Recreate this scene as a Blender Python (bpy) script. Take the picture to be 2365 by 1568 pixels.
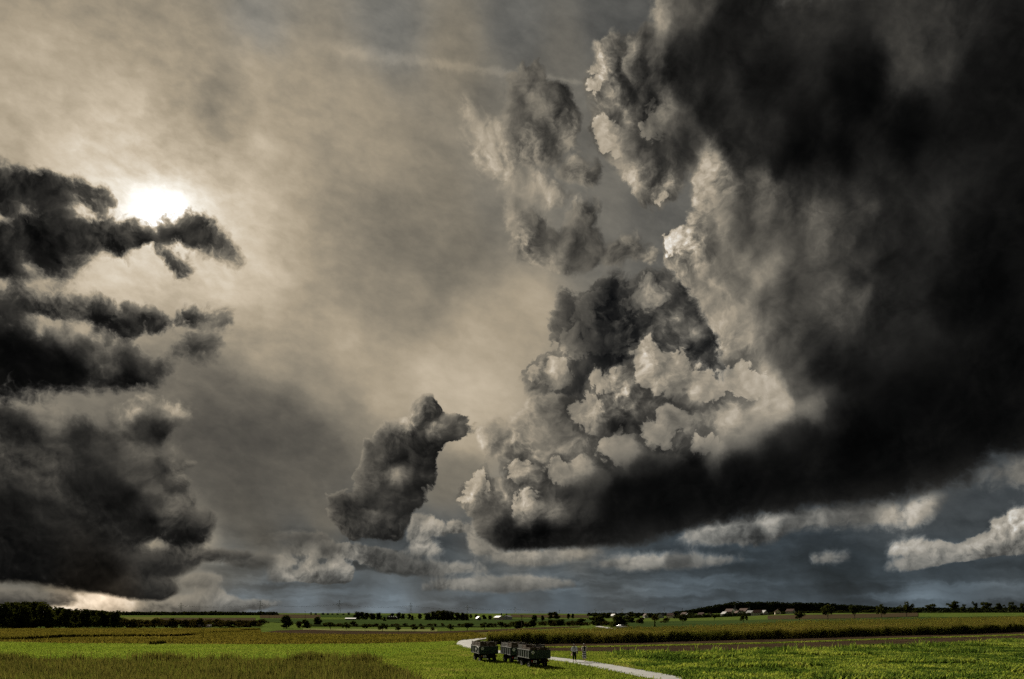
# Storm clouds over fields: farm wagons and two walkers on a country road
import bpy, math, random
import numpy as np
from mathutils import Vector, Matrix
for o_ in list(bpy.data.objects): bpy.data.objects.remove(o_)

# ---------------------------------------------------------------- camera
W0, F0, HY = 2365.0, 1577.0, 1425.0          # photo width, focal length in photo pixels, row of the level line
CAM_Z = 4.3
sc = bpy.context.scene
cam_d = bpy.data.cameras.new('camera'); cam = bpy.data.objects.new('camera', cam_d)
sc.collection.objects.link(cam); sc.camera = cam
cam.location = (0, 0, CAM_Z); cam.rotation_euler = (math.pi/2, 0, 0)
cam_d.sensor_width = 36; cam_d.lens = 36*F0/W0; cam_d.shift_y = (HY-784.0)/W0
cam_d.clip_start = 0.5; cam_d.clip_end = 60000
sc.render.resolution_x, sc.render.resolution_y = 1024, 679
vs = sc.view_settings
vs.view_transform = 'Standard'; vs.look = 'None'; vs.exposure = .75; vs.gamma = 1; vs.use_curve_mapping = False

def azel(px, py):
    """direction (azimuth, elevation, degrees) of a point of the sky"""
    X = (np.asarray(px, float)-1182.5)/F0; Z = (HY-np.asarray(py, float))/F0
    return np.degrees(np.arctan2(X, 1)), np.degrees(np.arctan2(Z, np.sqrt(1+X*X)))
SUN_AZ, SUN_EL = [float(v) for v in azel(372, 487)]

# ---------------------------------------------------------------- sky: authored cloud layout (azimuth / elevation maps)
def z1(p): return [(x*.3682, 288.7+y*.3682) for x, y in p]
def z2(p): return [(x*.3866, 837.2+y*.3866) for x, y in p]
def z3(p): return [(577.4+x*.3866, 837.2+y*.3866) for x, y in p]
def z4(p): return [(1039.3+x*.405, y*.405) for x, y in p]
def z5(p): return [(1097+x*.4602, 577.4+y*.4602) for x, y in p]
def z7(p): return [(1674.4+x*.4604, 721.7+y*.4604) for x, y in p]

STORM = [(1490,-90),(1490,0),(1500,45),(1450,80),(1410,80),(1390,110),(1375,150),(1345,180),(1345,215),(1380,240),(1362,300),
 (1395,345),(1430,400),(1420,412),(1470,450),(1490,480),(1530,480),(1580,430),(1588,400),(1595,440),(1602,480),(1592,520),
 (1530,545),(1545,600),(1560,625),(1600,660),(1625,690),(1640,760),(1680,830),(1697,853),(1668,886),(1640,863),(1603,835),
 (1571,803),(1543,817),(1511,798),(1493,766),(1465,807),(1465,835),(1437,844),(1414,853),(1373,863),(1355,881),(1345,909),
 (1313,927),(1281,918),(1249,927),(1212,945),(1180,977),(1150,988),(1112,1000),(1118,1045),(1166,1047),(1184,1065),(1173,1102),
 (1125,1111),(1111,1088),(1083,1111),(1056,1143),(1069,1171),(1088,1185),(1097,1222),(1125,1249),(1166,1263),(1235,1263),
 (1373,1254),(1465,1249),(1557,1226),(1649,1203),(1741,1189),(1847,1171),(1997,1152),(2066,1141),(2135,1122),(2227,1099),
 (2273,1062),(2319,1039),(2365,1032),(2480,990),(2480,-90)]
LOWLEFT = z2([(-90,270),(60,290),(200,290),(400,330),(560,320),(700,290),(780,240),(880,215),(950,240),(1070,260),(1100,290),
 (1080,330),(1000,340),(1000,400),(960,460),(880,490),(900,520),(1010,530),(1080,560),(1140,600),(1090,640),(1110,700),(1080,790),
 (1150,800),(1130,870),(1170,880),(1250,900),(1260,960),(1230,1060),(1130,1090),(1060,1090),(1000,1060),(930,1040),(840,1060),
 (810,1110),(830,1130),(900,1120),(1000,1130),(1200,1125),(1500,1140),(1430,1160),(1210,1170),(1100,1240),(900,1290),(1050,1350),
 (960,1400),(800,1390),(600,1350),(400,1320),(200,1280),(-90,1280)])
TOWER = z5([(430,230),(370,330),(365,390),(390,450),(430,480),(420,520),(330,540),(265,590),(250,650),(280,740),(340,770),(600,820),
 (1340,720),(1340,560),(1150,250),(1050,170),(980,120),(870,115),(790,140),(740,130),(690,110),(640,150),(560,200),(510,240)])
FRAG1 = z4([(490,385),(445,400),(370,430),(315,470),(345,560),(335,640),(360,720),(340,800),(350,880),(430,930),(520,920),(600,920),(630,880),(690,830),
 (720,700),(720,600),(680,490),(610,480),(560,490),(525,440)])
FRAG3 = z4([(640,940),(720,925),(790,965),(830,935),(880,985),(840,1060),(760,1075),(690,1045),(640,1000)])
FRAG2 = z4([(360,1180),(340,1230),(370,1320),(360,1400),(380,1480),(450,1510),(560,1530),(700,1520),(800,1490),(860,1450),(960,1470),(1160,1490),(1160,1420),
 (1080,1360),(960,1370),(880,1410),(790,1310),(850,1210),(800,1150),(700,1180),(640,1270),(560,1270),(480,1205),(420,1235)])
WISP = z4([(110,580),(160,620),(235,680),(300,760),(340,900),(420,1000),(560,1060),(700,1090),(760,1150),(600,1180),(420,1100),(280,1030),(200,900),(130,700)])
CUM_A = z7([(820,1275),(900,1240),(1010,1215),(940,1200),(835,1210),(850,1170),(950,1150),(1050,1150),(1140,1165),(1150,1190),
 (1210,1140),(1340,1100),(1350,1040),(1400,1000),(1450,985),(1500,990),(1640,960),(1640,1200),(1400,1210),(1200,1240),(1000,1275),(900,1285)])
CUM_B = z7([(-225,1135),(-190,1075),(-120,1080),(-60,1040),(60,1030),(250,1000),(350,985),(700,945),(860,985),(880,1040),(720,1060),
 (560,1065),(430,1065),(330,1085),(270,1130),(120,1160),(0,1155),(-140,1150)])
CUM_C = z7([(905,1060),(910,1000),(960,950),(1080,935),(1050,990),(980,1050)])
CUM_D = z7([(450,1240),(520,1222),(605,1226),(500,1246)])
CUM_E = z7([(1280,800),(1400,760),(1500,690),(1640,690),(1640,850),(1400,850)])
CUM_M = z3([(950,910),(1000,905),(1090,930),(1180,1000),(1150,1030),(1060,1020),(1080,1070),(1140,1120),(1070,1150),(980,1140),(940,1050)])
CUM_M2 = z3([(1290,1040),(1330,920),(1385,960),(1425,1070),(1500,1105),(1470,1140),(1340,1140)])
CUM_M3 = z3([(1130,960),(1250,950),(1320,985),(1270,1015),(1180,1010)])
CUM_F = z3([(120,1280),(150,1230),(200,1215),(280,1250),(330,1190),(380,1185),(440,1220),(480,1165),(550,1170),(560,1210),(610,1215),
 (620,1290),(580,1310),(430,1315),(300,1300),(130,1290)])
CUM_N = z3([(990,250),(1040,220),(1090,220),(1140,300),(1180,300),(1250,295),(1285,330),(1300,390),(1270,450),(1200,480),(1160,500),
 (1130,560),(1110,650),(1080,740),(1020,760),(1010,800),(1040,850),(970,890),(940,930),(900,1050),(800,1050),(700,1030),(600,1050),
 (540,1000),(490,910),(470,850),(480,800),(560,780),(620,765),(660,760),(640,720),(625,660),(680,640),(665,600),(690,550),(690,490),
 (730,480),(760,420),(800,370),(860,360),(910,340),(960,310)])
SUN1 = z1([(-90,290),(50,310),(250,310),(400,340),(540,370),(640,410),(700,480),(640,480),(560,470),(470,450),(420,510),(300,500),
 (200,520),(120,570),(0,560),(-90,560)])
SUN2 = z1([(-90,600),(100,600),(250,580),(420,560),(480,590),(560,620),(640,570),(760,610),(900,620),(970,630),(1010,600),(1090,580),
 (1180,590),(1280,630),(1370,680),(1430,740),(1460,830),(1400,800),(1300,760),(1230,740),(1150,710),(1060,720),(1010,770),(900,770),
 (760,800),(620,770),(560,820),(520,890),(440,880),(400,920),(300,890),(240,830),(160,780),(130,860),(160,940),(100,970),(20,960),(-90,960)])
SUN3 = z1([(940,790),(1050,780),(1090,840),(1160,880),(1130,920),(1060,900),(980,850)])
MID1 = z1([(-90,1080),(100,1060),(200,1100),(300,1095),(370,1080),(430,1105),(500,1080),(620,1100),(720,1150),(830,1140),(980,1150),(1050,1170),(1090,1135),
 (1230,1150),(1330,1170),(1400,1190),(1370,1215),(1250,1240),(1080,1300),(980,1280),(900,1240),(800,1325),(700,1280),(560,1230),(420,1215),(300,1195),(150,1190),(-90,1205)])
MID3 = z1([(-90,1250),(150,1255),(350,1300),(520,1310),(640,1360),(760,1380),(870,1410),(950,1450),(1040,1455),(1070,1530),(1000,1600),(700,1620),(300,1640),(-90,1640)])
BASE = [(1200,1262),(1165,1235),(1230,1205),(1300,1195),(1370,1180),(1330,1150),(1265,1140),(1330,1112),(1390,1105),(1400,1080),(1500,1072),(1600,1055),
 (1700,1050),(1770,1012),(1900,965),(2100,850),(2300,760),(2480,700),(2480,990),(2365,1030),(2319,1037),(2273,1060),(2227,1097),(2135,1120),(2066,1139),(1997,1150),
 (1847,1169),(1741,1187),(1649,1201),(1557,1224),(1465,1247),(1373,1252),(1235,1262)]
MID2 = z1([(1075,1380),(1110,1320),(1200,1300),(1280,1290),(1340,1350),(1310,1410),(1180,1420)])
LOW3 = z2([(-90,1375),(150,1375),(370,1405),(430,1420),(300,1432),(-90,1425)])
STREAKS = [[(610,1246),(680,1230),(740,1228),(765,1238),(690,1250)],
 [(640,1270),(700,1254),(800,1257),(900,1270),(970,1284),(860,1293),(760,1283),(680,1277)],
 [(1140,1288),(1180,1274),(1260,1270),(1330,1268),(1385,1274),(1300,1293),(1250,1302),(1180,1298)],
 [(290,1408),(340,1394),(400,1386),(440,1380),(480,1366),(498,1358),(512,1374),(560,1392),(650,1390),(560,1406),(450,1414),(300,1416)],
 [(175,1391),(180,1381),(230,1379),(335,1385),(300,1391),(280,1404),(240,1412),(100,1412),(140,1400)],
 [(420,1346),(440,1332),(475,1328),(510,1338),(470,1350)],
 [(520,1292),(580,1280),(660,1283),(700,1292),(620,1302),(550,1302)], [(830,1300),(920,1296),(1040,1304),(1120,1312),(1000,1322),(880,1316)],
 [(1380,1300),(1480,1288),(1600,1284),(1720,1290),(1600,1304),(1460,1310)], [(980,1352),(1080,1338),(1220,1336),(1320,1348),(1160,1362)]]
LAYERS = [STREAKS+[TOWER, WISP, CUM_A, CUM_B, CUM_C, CUM_D, CUM_E, CUM_M, CUM_M2, CUM_M3, CUM_F],
          [STORM, LOWLEFT],
          [FRAG1, FRAG2, FRAG3, CUM_N, SUN1, SUN2, SUN3, MID1, MID3, MID2, LOW3]]
# heaps that stand out in front of the storm cloud (two ranks) and of the dark tower
HEAPS = [[z5([(800,560),(810,500),(860,415),(900,480),(970,520),(1030,490),(1100,560),(1190,620),(1240,680),(1230,740),(1100,760),(980,740),(880,720),(820,660)]),
  z5([(620,960),(660,910),(740,895),(800,910),(870,950),(900,1000),(860,1060),(760,1085),(690,1070),(640,1020)]),
  z5([(1060,980),(1120,930),(1200,940),(1280,980),(1270,1010),(1190,1030),(1090,1010)]),
  z5([(1240,620),(1320,570),(1420,600),(1540,620),(1560,700),(1500,780),(1380,760),(1280,700)]),
  z5([(170,1130),(200,1070),(260,1080),(330,1110),(300,1180),(220,1180)]),
  z5([(-40,1150),(20,1105),(65,1160),(60,1220),(0,1260),(-80,1250)]),
  z4([(1060,750),(1110,640),(1160,580),(1260,600),(1290,700),(1240,780),(1130,790)]),
  z4([(1090,1150),(1150,1110),(1250,1120),(1210,1190),(1130,1200)]),
  z4([(1200,1340),(1280,1290),(1390,1280),(1400,1380),(1330,1420),(1250,1430)])],
 [z5([(470,790),(540,710),(600,700),(650,750),(640,830),(690,880),(600,920),(520,890),(480,840)]),
  z5([(800,860),(850,830),(920,860),(990,920),(980,980),(900,990),(850,940)]),
  z5([(350,1090),(400,1040),(470,1060),(560,1050),(610,1080),(590,1130),(480,1165),(390,1150)]),
  z5([(560,640),(620,600),(690,600),(740,580),(790,640),(780,720),(700,740),(620,700)]),
  z5([(900,800),(960,780),(1040,800),(1130,860),(1200,880),(1150,950),(1050,920),(960,880)]),
  z5([(180,1270),(220,1210),(300,1230),(330,1280),(280,1330),(200,1340)]),
  z4([(800,740),(860,700),(960,720),(1040,760),(1060,850),(960,880),(860,830)]),
  z4([(760,450),(800,370),(850,350),(870,440),(860,540),(770,560)])]]
TOWER_HEAPS = [z5([(470,320),(520,240),(620,190),(700,180),(680,260),(600,300),(640,380),(560,430),(480,400)]),
  z5([(680,250),(720,230),(790,210),(800,160),(870,120),(940,150),(960,240),(820,300),(720,290)]),
  z5([(400,430),(450,400),(520,440),(560,500),(500,560),(430,500)]),
  z5([(270,620),(310,560),(390,530),(440,570),(470,640),(420,680),(330,660)]),
  z5([(560,440),(600,360),(700,330),(800,360),(820,450),(720,520),(600,520)])]
# lightness (as seen, 0-1) at points of each layer
LUM = [
 [(600,1291,0.25),(970,1308,0.25),(1560,1296,0.34),(2100,1334,0.36),(1150,1348,0.42),(1110,270,0.5),(1140,330,0.52),(1180,400,0.52),(1260,440,0.53),(1320,460,0.52),(690,1240,0.27),(760,1268,0.24),(900,1282,0.22),(1200,1285,0.5),(1300,1280,0.5),(1350,1338,0.45),
  (1600,1335,0.37),(1770,1330,0.38),(1150,1337,0.44),(1520,1273,0.55),(2220,1145,0.42),(400,1390,0.36),(480,1370,0.374),(560,1392,0.331),(340,1400,0.396),(230,1390,0.86),(180,1400,0.84),
  (290,1384,0.8),(465,1338,0.346),(1290,720,0.276),(1280,760,0.276),(1580,680,0.202),(1610,720,0.175),(1450,740,0.175),(1380,760,0.175),(1400,800,0.147),(1450,820,0.147),(1530,700,0.45),
  (1540,720,0.276),(1560,745,0.495),(1600,760,0.45),(1550,770,0.258),(1640,800,0.184),(1660,850,0.202),(1600,800,0.175),(1290,850,0.473),(1340,870,0.23),(1330,900,0.23),(1420,740,0.166),
  (1500,760,0.166),(1480,790,0.147),(2200,1265,0.599),(2330,1200,0.637),(2350,1270,0.406),(2200,1290,0.483),(2100,1255,0.599),(2300,1285,0.347),(2100,1300,0.483),(2260,1240,0.599),(1620,1225,0.55),
  (1680,1215,0.533),(1720,1232,0.344),(1780,1205,0.55),(1860,1190,0.43),(1950,1185,0.336),(1640,1252,0.447),(1750,1243,0.284),(2110,1190,0.599),(1915,1290,0.42),(2330,1080,0.38),(2350,1050,0.42),
  (960,1210,0.484),(1000,1200,0.546),(1050,1230,0.405),(1000,1260,0.51),(1090,1250,0.546),(1120,1260,0.546),(980,1230,0.44),(720,1305,0.52),(780,1300,0.56),(660,1320,0.5),(760,1342,0.33),
  (640,1335,0.324)],
 [(1420,110,0.5),(1400,180,0.5),(1370,200,0.52),(1450,200,0.19),(1500,120,0.25),(1530,30,0.45),(1385,160,0.58),(1365,230,0.55),(1400,250,0.52),(1395,330,0.56),(1420,370,0.55),
  (1440,340,0.5),(1450,430,0.52),(1400,130,0.54),(1450,95,0.46),(1355,200,0.58),(1480,160,0.15),(1550,180,0.11),(1500,230,0.17),(1640,250,0.1),(1440,150,0.28),(1560,100,0.14),
  (1560,60,0.3),(1650,110,0.11),(1520,380,0.22),(1480,350,0.32),(1580,220,0.14),(1490,290,0.4),(1600,20,0.28),(1700,60,0.12),(1600,150,0.12),(1750,200,0.1),(1500,260,0.22),
  (1430,290,0.5),(1400,300,0.55),(1460,320,0.5),(1540,240,0.45),(1510,270,0.45),(1570,270,0.28),(1450,380,0.4),(1500,400,0.28),(1540,350,0.23),(1490,460,0.52),(1550,450,0.5),
  (1600,330,0.19),(1640,390,0.447),(1680,420,0.382),(1620,430,0.43),(1610,500,0.43),(1580,540,0.62),(1600,590,0.499),(1560,570,0.66),(1650,520,0.42),(1680,480,0.317),(1760,440,0.359),
  (1770,470,0.401),(1720,510,0.233),(1650,600,0.387),(1700,620,0.382),(1780,610,0.427),(1770,560,0.317),(1880,510,0.43),(1930,490,0.328),(1930,420,0.244),(1950,560,0.278),(1880,560,0.409),
  (1990,480,0.242),(1800,700,0.314),(1920,690,0.37),(1960,700,0.303),(1870,740,0.292),(1990,600,0.213),(2060,500,0.146),(2100,300,0.08),(2000,200,0.088),(2120,120,0.192),(2100,140,0.208),
  (2160,100,0.152),(2250,10,0.12),(2260,200,0.08),(2300,500,0.08),(2200,700,0.08),(2100,800,0.14),(1850,330,0.11),(1830,430,0.23),(2020,430,0.146),(2000,560,0.154),(1850,620,0.272),
  (1980,640,0.162),(2050,700,0.13),(1870,800,0.19),(1800,380,0.13),(1740,350,0.13),(1950,380,0.112),(2060,600,0.13),(1900,850,0.12),(1720,440,0.253),(1820,500,0.278),(1840,560,0.303),
  (2030,760,0.14),(1800,780,0.27),(1840,680,0.283),(1700,380,0.2),(1700,330,0.12),(1660,680,0.499),(1680,740,0.545),(1720,780,0.499),(1740,850,0.6),(1780,900,0.58),(1700,900,0.545),
  (1800,930,0.5),(1820,820,0.28),(1780,760,0.42),(1850,900,0.23),(1880,940,0.38),(1920,940,0.22),(1850,1000,0.17),(1960,860,0.12),(1520,830,0.545),(1560,850,0.565),(1500,880,0.545),
  (1600,890,0.545),(1640,940,0.495),(1550,930,0.445),(1440,900,0.525),(1380,900,0.525),(1470,960,0.36),(1440,970,0.3),(1350,960,0.465),(1300,980,0.425),(1250,970,0.425),(1200,990,0.445),
  (1130,1000,0.42),(1120,1020,0.58),(1150,1035,0.42),(1230,1020,0.495),(1290,1030,0.445),(1330,1010,0.4),(1400,1020,0.545),(1460,1040,0.545),(1520,1000,0.525),(1560,960,0.445),(1600,1010,0.545),
  (1650,1040,0.505),(1680,990,0.495),(1700,1020,0.4),(1740,980,0.38),(1420,1060,0.525),(1490,1075,0.3),(1350,1080,0.545),(1310,1090,0.525),(1260,1080,0.4),(1230,1060,0.445),(1380,1110,0.33),
  (1290,1110,0.495),(1220,1110,0.445),(1190,1090,0.545),(1200,1140,0.55),(1190,1160,0.6),(1210,1190,0.58),(1260,1170,0.55),(1280,1180,0.5),(1350,1175,0.28),(1300,1140,0.25),(1250,1130,0.4),
  (1100,1110,0.55),(1110,1140,0.4),(1075,1150,0.55),(1140,1130,0.5),(1150,1180,0.28),(1120,1200,0.28),(1170,1220,0.16),(1200,1240,0.14),(1250,1220,0.11),(1500,1110,0.19),(1430,1130,0.19),
  (1600,1080,0.19),(1700,1080,0.19),(1800,1040,0.19),(2000,1000,0.19),(2200,950,0.19),(2000,1100,0.19),(1700,1150,0.19),(1500,1180,0.19),(1400,1230,0.19),(1300,1240,0.2),(1800,1150,0.19),
  (2200,1060,0.19),(2340,900,0.19),(2300,1000,0.19),(1400,1190,0.19),(100,950,0.4),(300,930,0.5),(220,960,0.25),(400,940,0.48),(330,990,0.17),(370,985,0.14),(200,1000,0.14),
  (50,1000,0.14),(20,1040,0.27),(250,1060,0.17),(330,1050,0.35),(400,1060,0.35),(380,1080,0.15),(410,1100,0.38),(330,1090,0.2),(380,1130,0.28),(100,1100,0.24),(200,1120,0.13),
  (280,1150,0.11),(100,1180,0.14),(50,1200,0.11),(350,1200,0.14),(450,1210,0.18),(430,1230,0.14),(470,1195,0.26),(380,1190,0.3),(300,1250,0.16),(200,1250,0.13),(60,1280,0.11),
  (400,1290,0.19),(500,1275,0.22),(250,1310,0.12),(380,1360,0.17),(300,1350,0.2),(440,1310,0.28)],
 [(1270,230,0.376),(1300,260,0.333),(1220,300,0.333),(1250,300,0.355),(1270,340,0.322),(1220,350,0.387),(1320,290,0.452),(1320,390,0.452),(1330,420,0.387),(1210,500,0.452),(1250,590,0.408),
  (1340,490,0.322),(1320,540,0.28),(1350,580,0.268),(1300,580,0.355),(1330,620,0.322),(1250,640,0.43),(1420,580,0.355),(1460,600,0.387),(1490,590,0.452),(100,450,0.12),(50,430,0.15),
  (200,450,0.16),(240,470,0.2),(30,520,0.14),(300,540,0.11),(430,530,0.12),(500,580,0.2),(525,590,0.35),(100,560,0.1),(60,610,0.13),(180,590,0.18),(390,600,0.2),
  (410,620,0.14),(50,700,0.16),(150,710,0.2),(250,740,0.13),(420,730,0.14),(300,780,0.18),(50,800,0.06),(150,840,0.09),(300,870,0.11),(200,800,0.15),(230,815,0.3),
  (350,850,0.19),(440,790,0.2),(480,780,0.3),(160,760,0.3),(60,870,0.1),(60,1390,0.3),(990,950,0.26),(1050,970,0.3),(1000,975,0.4),(950,975,0.4),(1030,990,0.4),
  (900,1020,0.2),(960,1010,0.18),(1000,1020,0.23),(870,1060,0.22),(850,1140,0.22),(920,1060,0.18),(980,1070,0.2),(920,1106,0.42),(880,1120,0.26),(940,1125,0.26),(920,1150,0.23),
  (960,1130,0.2),(800,1175,0.14),(830,1180,0.17),(800,1220,0.23),(880,1220,0.17),(920,1200,0.23),(860,1200,0.28)]]
# high veil: lightness and blueness
VEIL = [(0,0,0.49,0),(300,40,0.5,0),(600,60,0.46,0.22),(900,60,0.44,0.22),(1200,50,0.41,0.22),(1400,30,0.35,0.22),(1440,60,0.33,0.22),(60,110,0.55,0),
 (0,300,0.55,0),(300,150,0.5,0),(300,250,0.57,0),(600,160,0.53,0),(600,320,0.57,0),(450,130,0.52,0),(700,200,0.52,0),(850,260,0.53,0),(900,350,0.5,0),(1150,300,0.44,0.07),
 (1050,150,0.47,0),(1300,130,0.41,0.105),(1340,330,0.41,0.122),(1400,470,0.42,0.122),(1540,520,0.37,0.175),(1500,520,0.39,0.14),(500,240,0.37,0),(560,280,0.43,0),(380,265,0.45,0),(360,290,0.45,0),
 (640,260,0.5,0),(150,420,0.63,0),(600,460,0.575,0),(700,560,0.515,0),(600,620,0.595,0),(540,680,0.595,0),(200,660,0.59,0),(60,665,0.52,0),(900,520,0.395,0),(1000,450,0.43,0),
 (1050,560,0.44,0),(1150,450,0.43,0.07),(780,480,0.455,0),(850,650,0.455,0),(800,800,0.585,0),(1000,870,0.68,0),(1100,900,0.69,0),(1100,780,0.62,0),(1200,740,0.59,0),(950,720,0.495,0),
 (700,760,0.515,0),(620,850,0.52,0),(560,760,0.475,0),(750,900,0.5,0),(880,920,0.6,0),(650,960,0.29,0),(600,930,0.3,0),(520,930,0.29,0),(700,1010,0.27,0),(620,1010,0.24,0),(560,1000,0.23,0),(760,1040,0.3,0),(480,980,0.22,0),(460,930,0.28,0),(470,1030,0.26,0),(420,900,0.34,0),(820,1000,0.46,0),(550,1080,0.24,0),(550,1160,0.29,0),
 (700,1120,0.34,0),(750,1200,0.36,0),(600,1240,0.29,0),(500,1330,0.355,0.255),(560,1300,0.285,0.34),(1060,1080,0.42,0),(1020,1120,0.42,0),(1080,1020,0.62,0),(1120,960,0.66,0),
 (700,1260,0.255,0.297),(850,1270,0.215,0.51),(1000,1285,0.205,0.595),(1120,1250,0.305,0.255),(640,1370,0.323,0.71),(700,1400,0.43,0.78),(800,1370,0.318,0.753),(900,1400,0.43,0.78),(1000,1330,0.285,0.603),(1100,1350,0.323,0.666),(1200,1290,0.375,0.34),
 (1150,1400,0.43,0.78),(1300,1390,0.43,0.78),(1400,1300,0.295,0.603),(1250,1340,0.333,0.623),(1350,1270,0.375,0.255),(1500,1260,0.255,0.68),(1600,1270,0.245,0.765),(1600,1360,0.307,0.753),(1750,1290,0.245,0.765),(1800,1380,0.323,0.78),
 (1800,1405,0.43,0.78),(1900,1250,0.215,0.68),(2000,1220,0.25,0.6),(2050,1350,0.302,0.78),(2150,1400,0.43,0.78),(2200,1340,0.282,0.753),(2340,1370,0.302,0.666),(2250,1160,0.25,0.5),(2200,1120,0.3,0.4),(2340,1150,0.27,0.5),(2060,1180,0.3,0.4),
 (1950,1310,0.225,0.78),(200,1395,0.6,-0.25),(150,1375,0.42,-0.2),(260,1390,0.68,-0.3),(290,1400,0.68,-0.25),(330,1405,0.6,0),(60,1360,0.33,0.212),(60,1410,0.5,0.085),(380,1380,0.5,0.128),(440,1400,0.48,0.255),(460,1350,0.5,0.128),(520,1400,0.43,0.78),(450,1260,0.55,0),(350,1245,0.5,0),(560,1400,0.43,0.78)]
# how soft the cloud edges are (0 crisp, 1 smoky)
SOFT = [(600,1290,.5),(970,1308,.6),(1560,1296,.6),(1150,1348,.5),(450,1390,.4),(100,450,.35),(300,560,.25),(500,600,.4),(400,520,.2),(200,640,.6),(300,700,.2),(150,720,.25),(420,730,.15),(100,850,.6),(450,790,.5),(200,1000,.55),(420,1050,.25),(450,1220,.35),(200,1300,.6),
 (420,1340,.6),(920,1080,0),(800,1180,.05),(1000,980,0),(1050,1000,0),(860,1040,0),(960,1200,.1),(900,1240,.15),(720,1310,.1),(1100,1140,.02),(1350,760,.0),(1450,680,.0),(1260,860,.0),(1560,760,.3),(1430,900,.18),(1600,860,.25),(1250,1000,.35),(1140,1015,.55),
 (1200,1100,.1),(1450,1090,.9),(1560,1065,1),(1650,1050,1),(1750,1020,1),(1850,980,.95),(2100,870,1),(1350,1170,.5),(1450,1240,.75),(1700,1190,.8),(2100,1120,.85),(2300,1050,.8),(1700,1230,.15),(2250,1260,.05),(1240,200,.08),(1270,330,.15),(1200,300,.2),(1120,330,.75),(1200,440,.9),(1230,520,.15),(1330,600,.2),(1450,590,.3),(1400,250,.15),(1480,430,.15),(1580,560,.08),(1640,720,.35),(1850,300,1),(1700,200,.9),(1950,100,1),(2200,400,1),(1600,400,.35),(1800,650,.7),(1750,500,.6),(2000,700,.8)]

AZ0, AZ1, NAZ = -40.0, 40.0, 190
EL0, EL1, NEL = -1.5, 43.5, 92
def sky_maps():
    ga = np.linspace(AZ0, AZ1, NAZ); ge = np.linspace(EL0, EL1, NEL)
    A, E = np.meshgrid(ga, ge)
    def sdf(poly):
        P = np.array(poly); a, e = azel(P[:, 0], P[:, 1])
        best = np.full(A.shape, 1e9); ins = np.zeros(A.shape, bool); n = len(a)
        for i in range(n):
            j = (i+1) % n
            da, de = a[j]-a[i], e[j]-e[i]; L = da*da+de*de+1e-12
            t = np.clip(((A-a[i])*da+(E-e[i])*de)/L, 0, 1)
            best = np.minimum(best, (A-a[i]-t*da)**2+(E-e[i]-t*de)**2)
            c = ((e[i] > E) != (e[j] > E)) & (A < da*(E-e[i])/(de if abs(de) > 1e-9 else 1e-9)+a[i])
            ins ^= c
        return np.where(ins, 1, -1)*np.sqrt(best)
    def interp(samples, col, eps=.5, pw=2.0):
        S = np.array(samples, float); a, e = azel(S[:, 0], S[:, 1])
        num = np.zeros(A.shape); den = np.zeros(A.shape)
        for ai, ei, v in zip(a, e, S[:, col]):
            w = 1/((A-ai)**2+(E-ei)**2+eps*eps)**pw
            num += w*v; den += w
        return num/den
    T = [[np.clip(np.max([sdf(p) for p in polys], axis=0), -6, 6)/12+.5 for polys in lay] for lay in (LAYERS, HEAPS)]
    d = sdf(BASE); T[1].append(np.clip(.5+d/7.0, 0, 1)**1.0)          # the dark underside of the storm, smoothly shaded
    def sunward(polys):
        out = np.zeros(A.shape)
        for poly in polys:
            a, e = azel(*np.array(poly).T); ca, ce = a.mean(), e.mean(); va, ve = SUN_AZ-ca, SUN_EL-ce+9.; vn = math.hypot(va, ve); va, ve = va/vn, ve/vn
            pr = (a-ca)*va+(e-ce)*ve; q_ = ((A-ca)*va+(E-ce)*ve-pr.min())/(pr.max()-pr.min()); wt = np.clip((q_-.12)/.6, 0, 1)
            out = np.maximum(out, np.where(sdf(poly) > -2.2, wt*wt*(3-2*wt), 0))
        return out
    HW = [sunward(HEAPS[0]), sunward(HEAPS[1]), np.clip(np.max([sdf(p) for p in TOWER_HEAPS], axis=0), -6, 6)/12+.5]
    sa, se = SUN_AZ-A, SUN_EL-E; sn = np.hypot(sa, se)+1e-6; GR = []
    for t in T[0]:
        ge_, ga_ = np.gradient(t*12-6, ge, ga); GR.append(np.clip(.5-.5*(ga_*sa+ge_*se)/sn, 0, 1))     # does a border face the sun?
    L = [interp(l, 2, .4, 2.2) for l in LUM]
    return T[0], T[1], GR, HW, L, [interp(VEIL, 2, 1.2, 1.8), np.clip(interp(VEIL, 3, 1.2, 1.8)*.5+.4, 0, 1), np.clip(interp(SOFT, 2, 1.0), 0, 1)]

world = bpy.data.worlds.new('World'); sc.world = world; world.use_nodes = True
world.cycles.sampling_method = 'MANUAL'; world.cycles.sample_map_resolution = 512
NT = world.node_tree; NT.nodes.clear()

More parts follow.
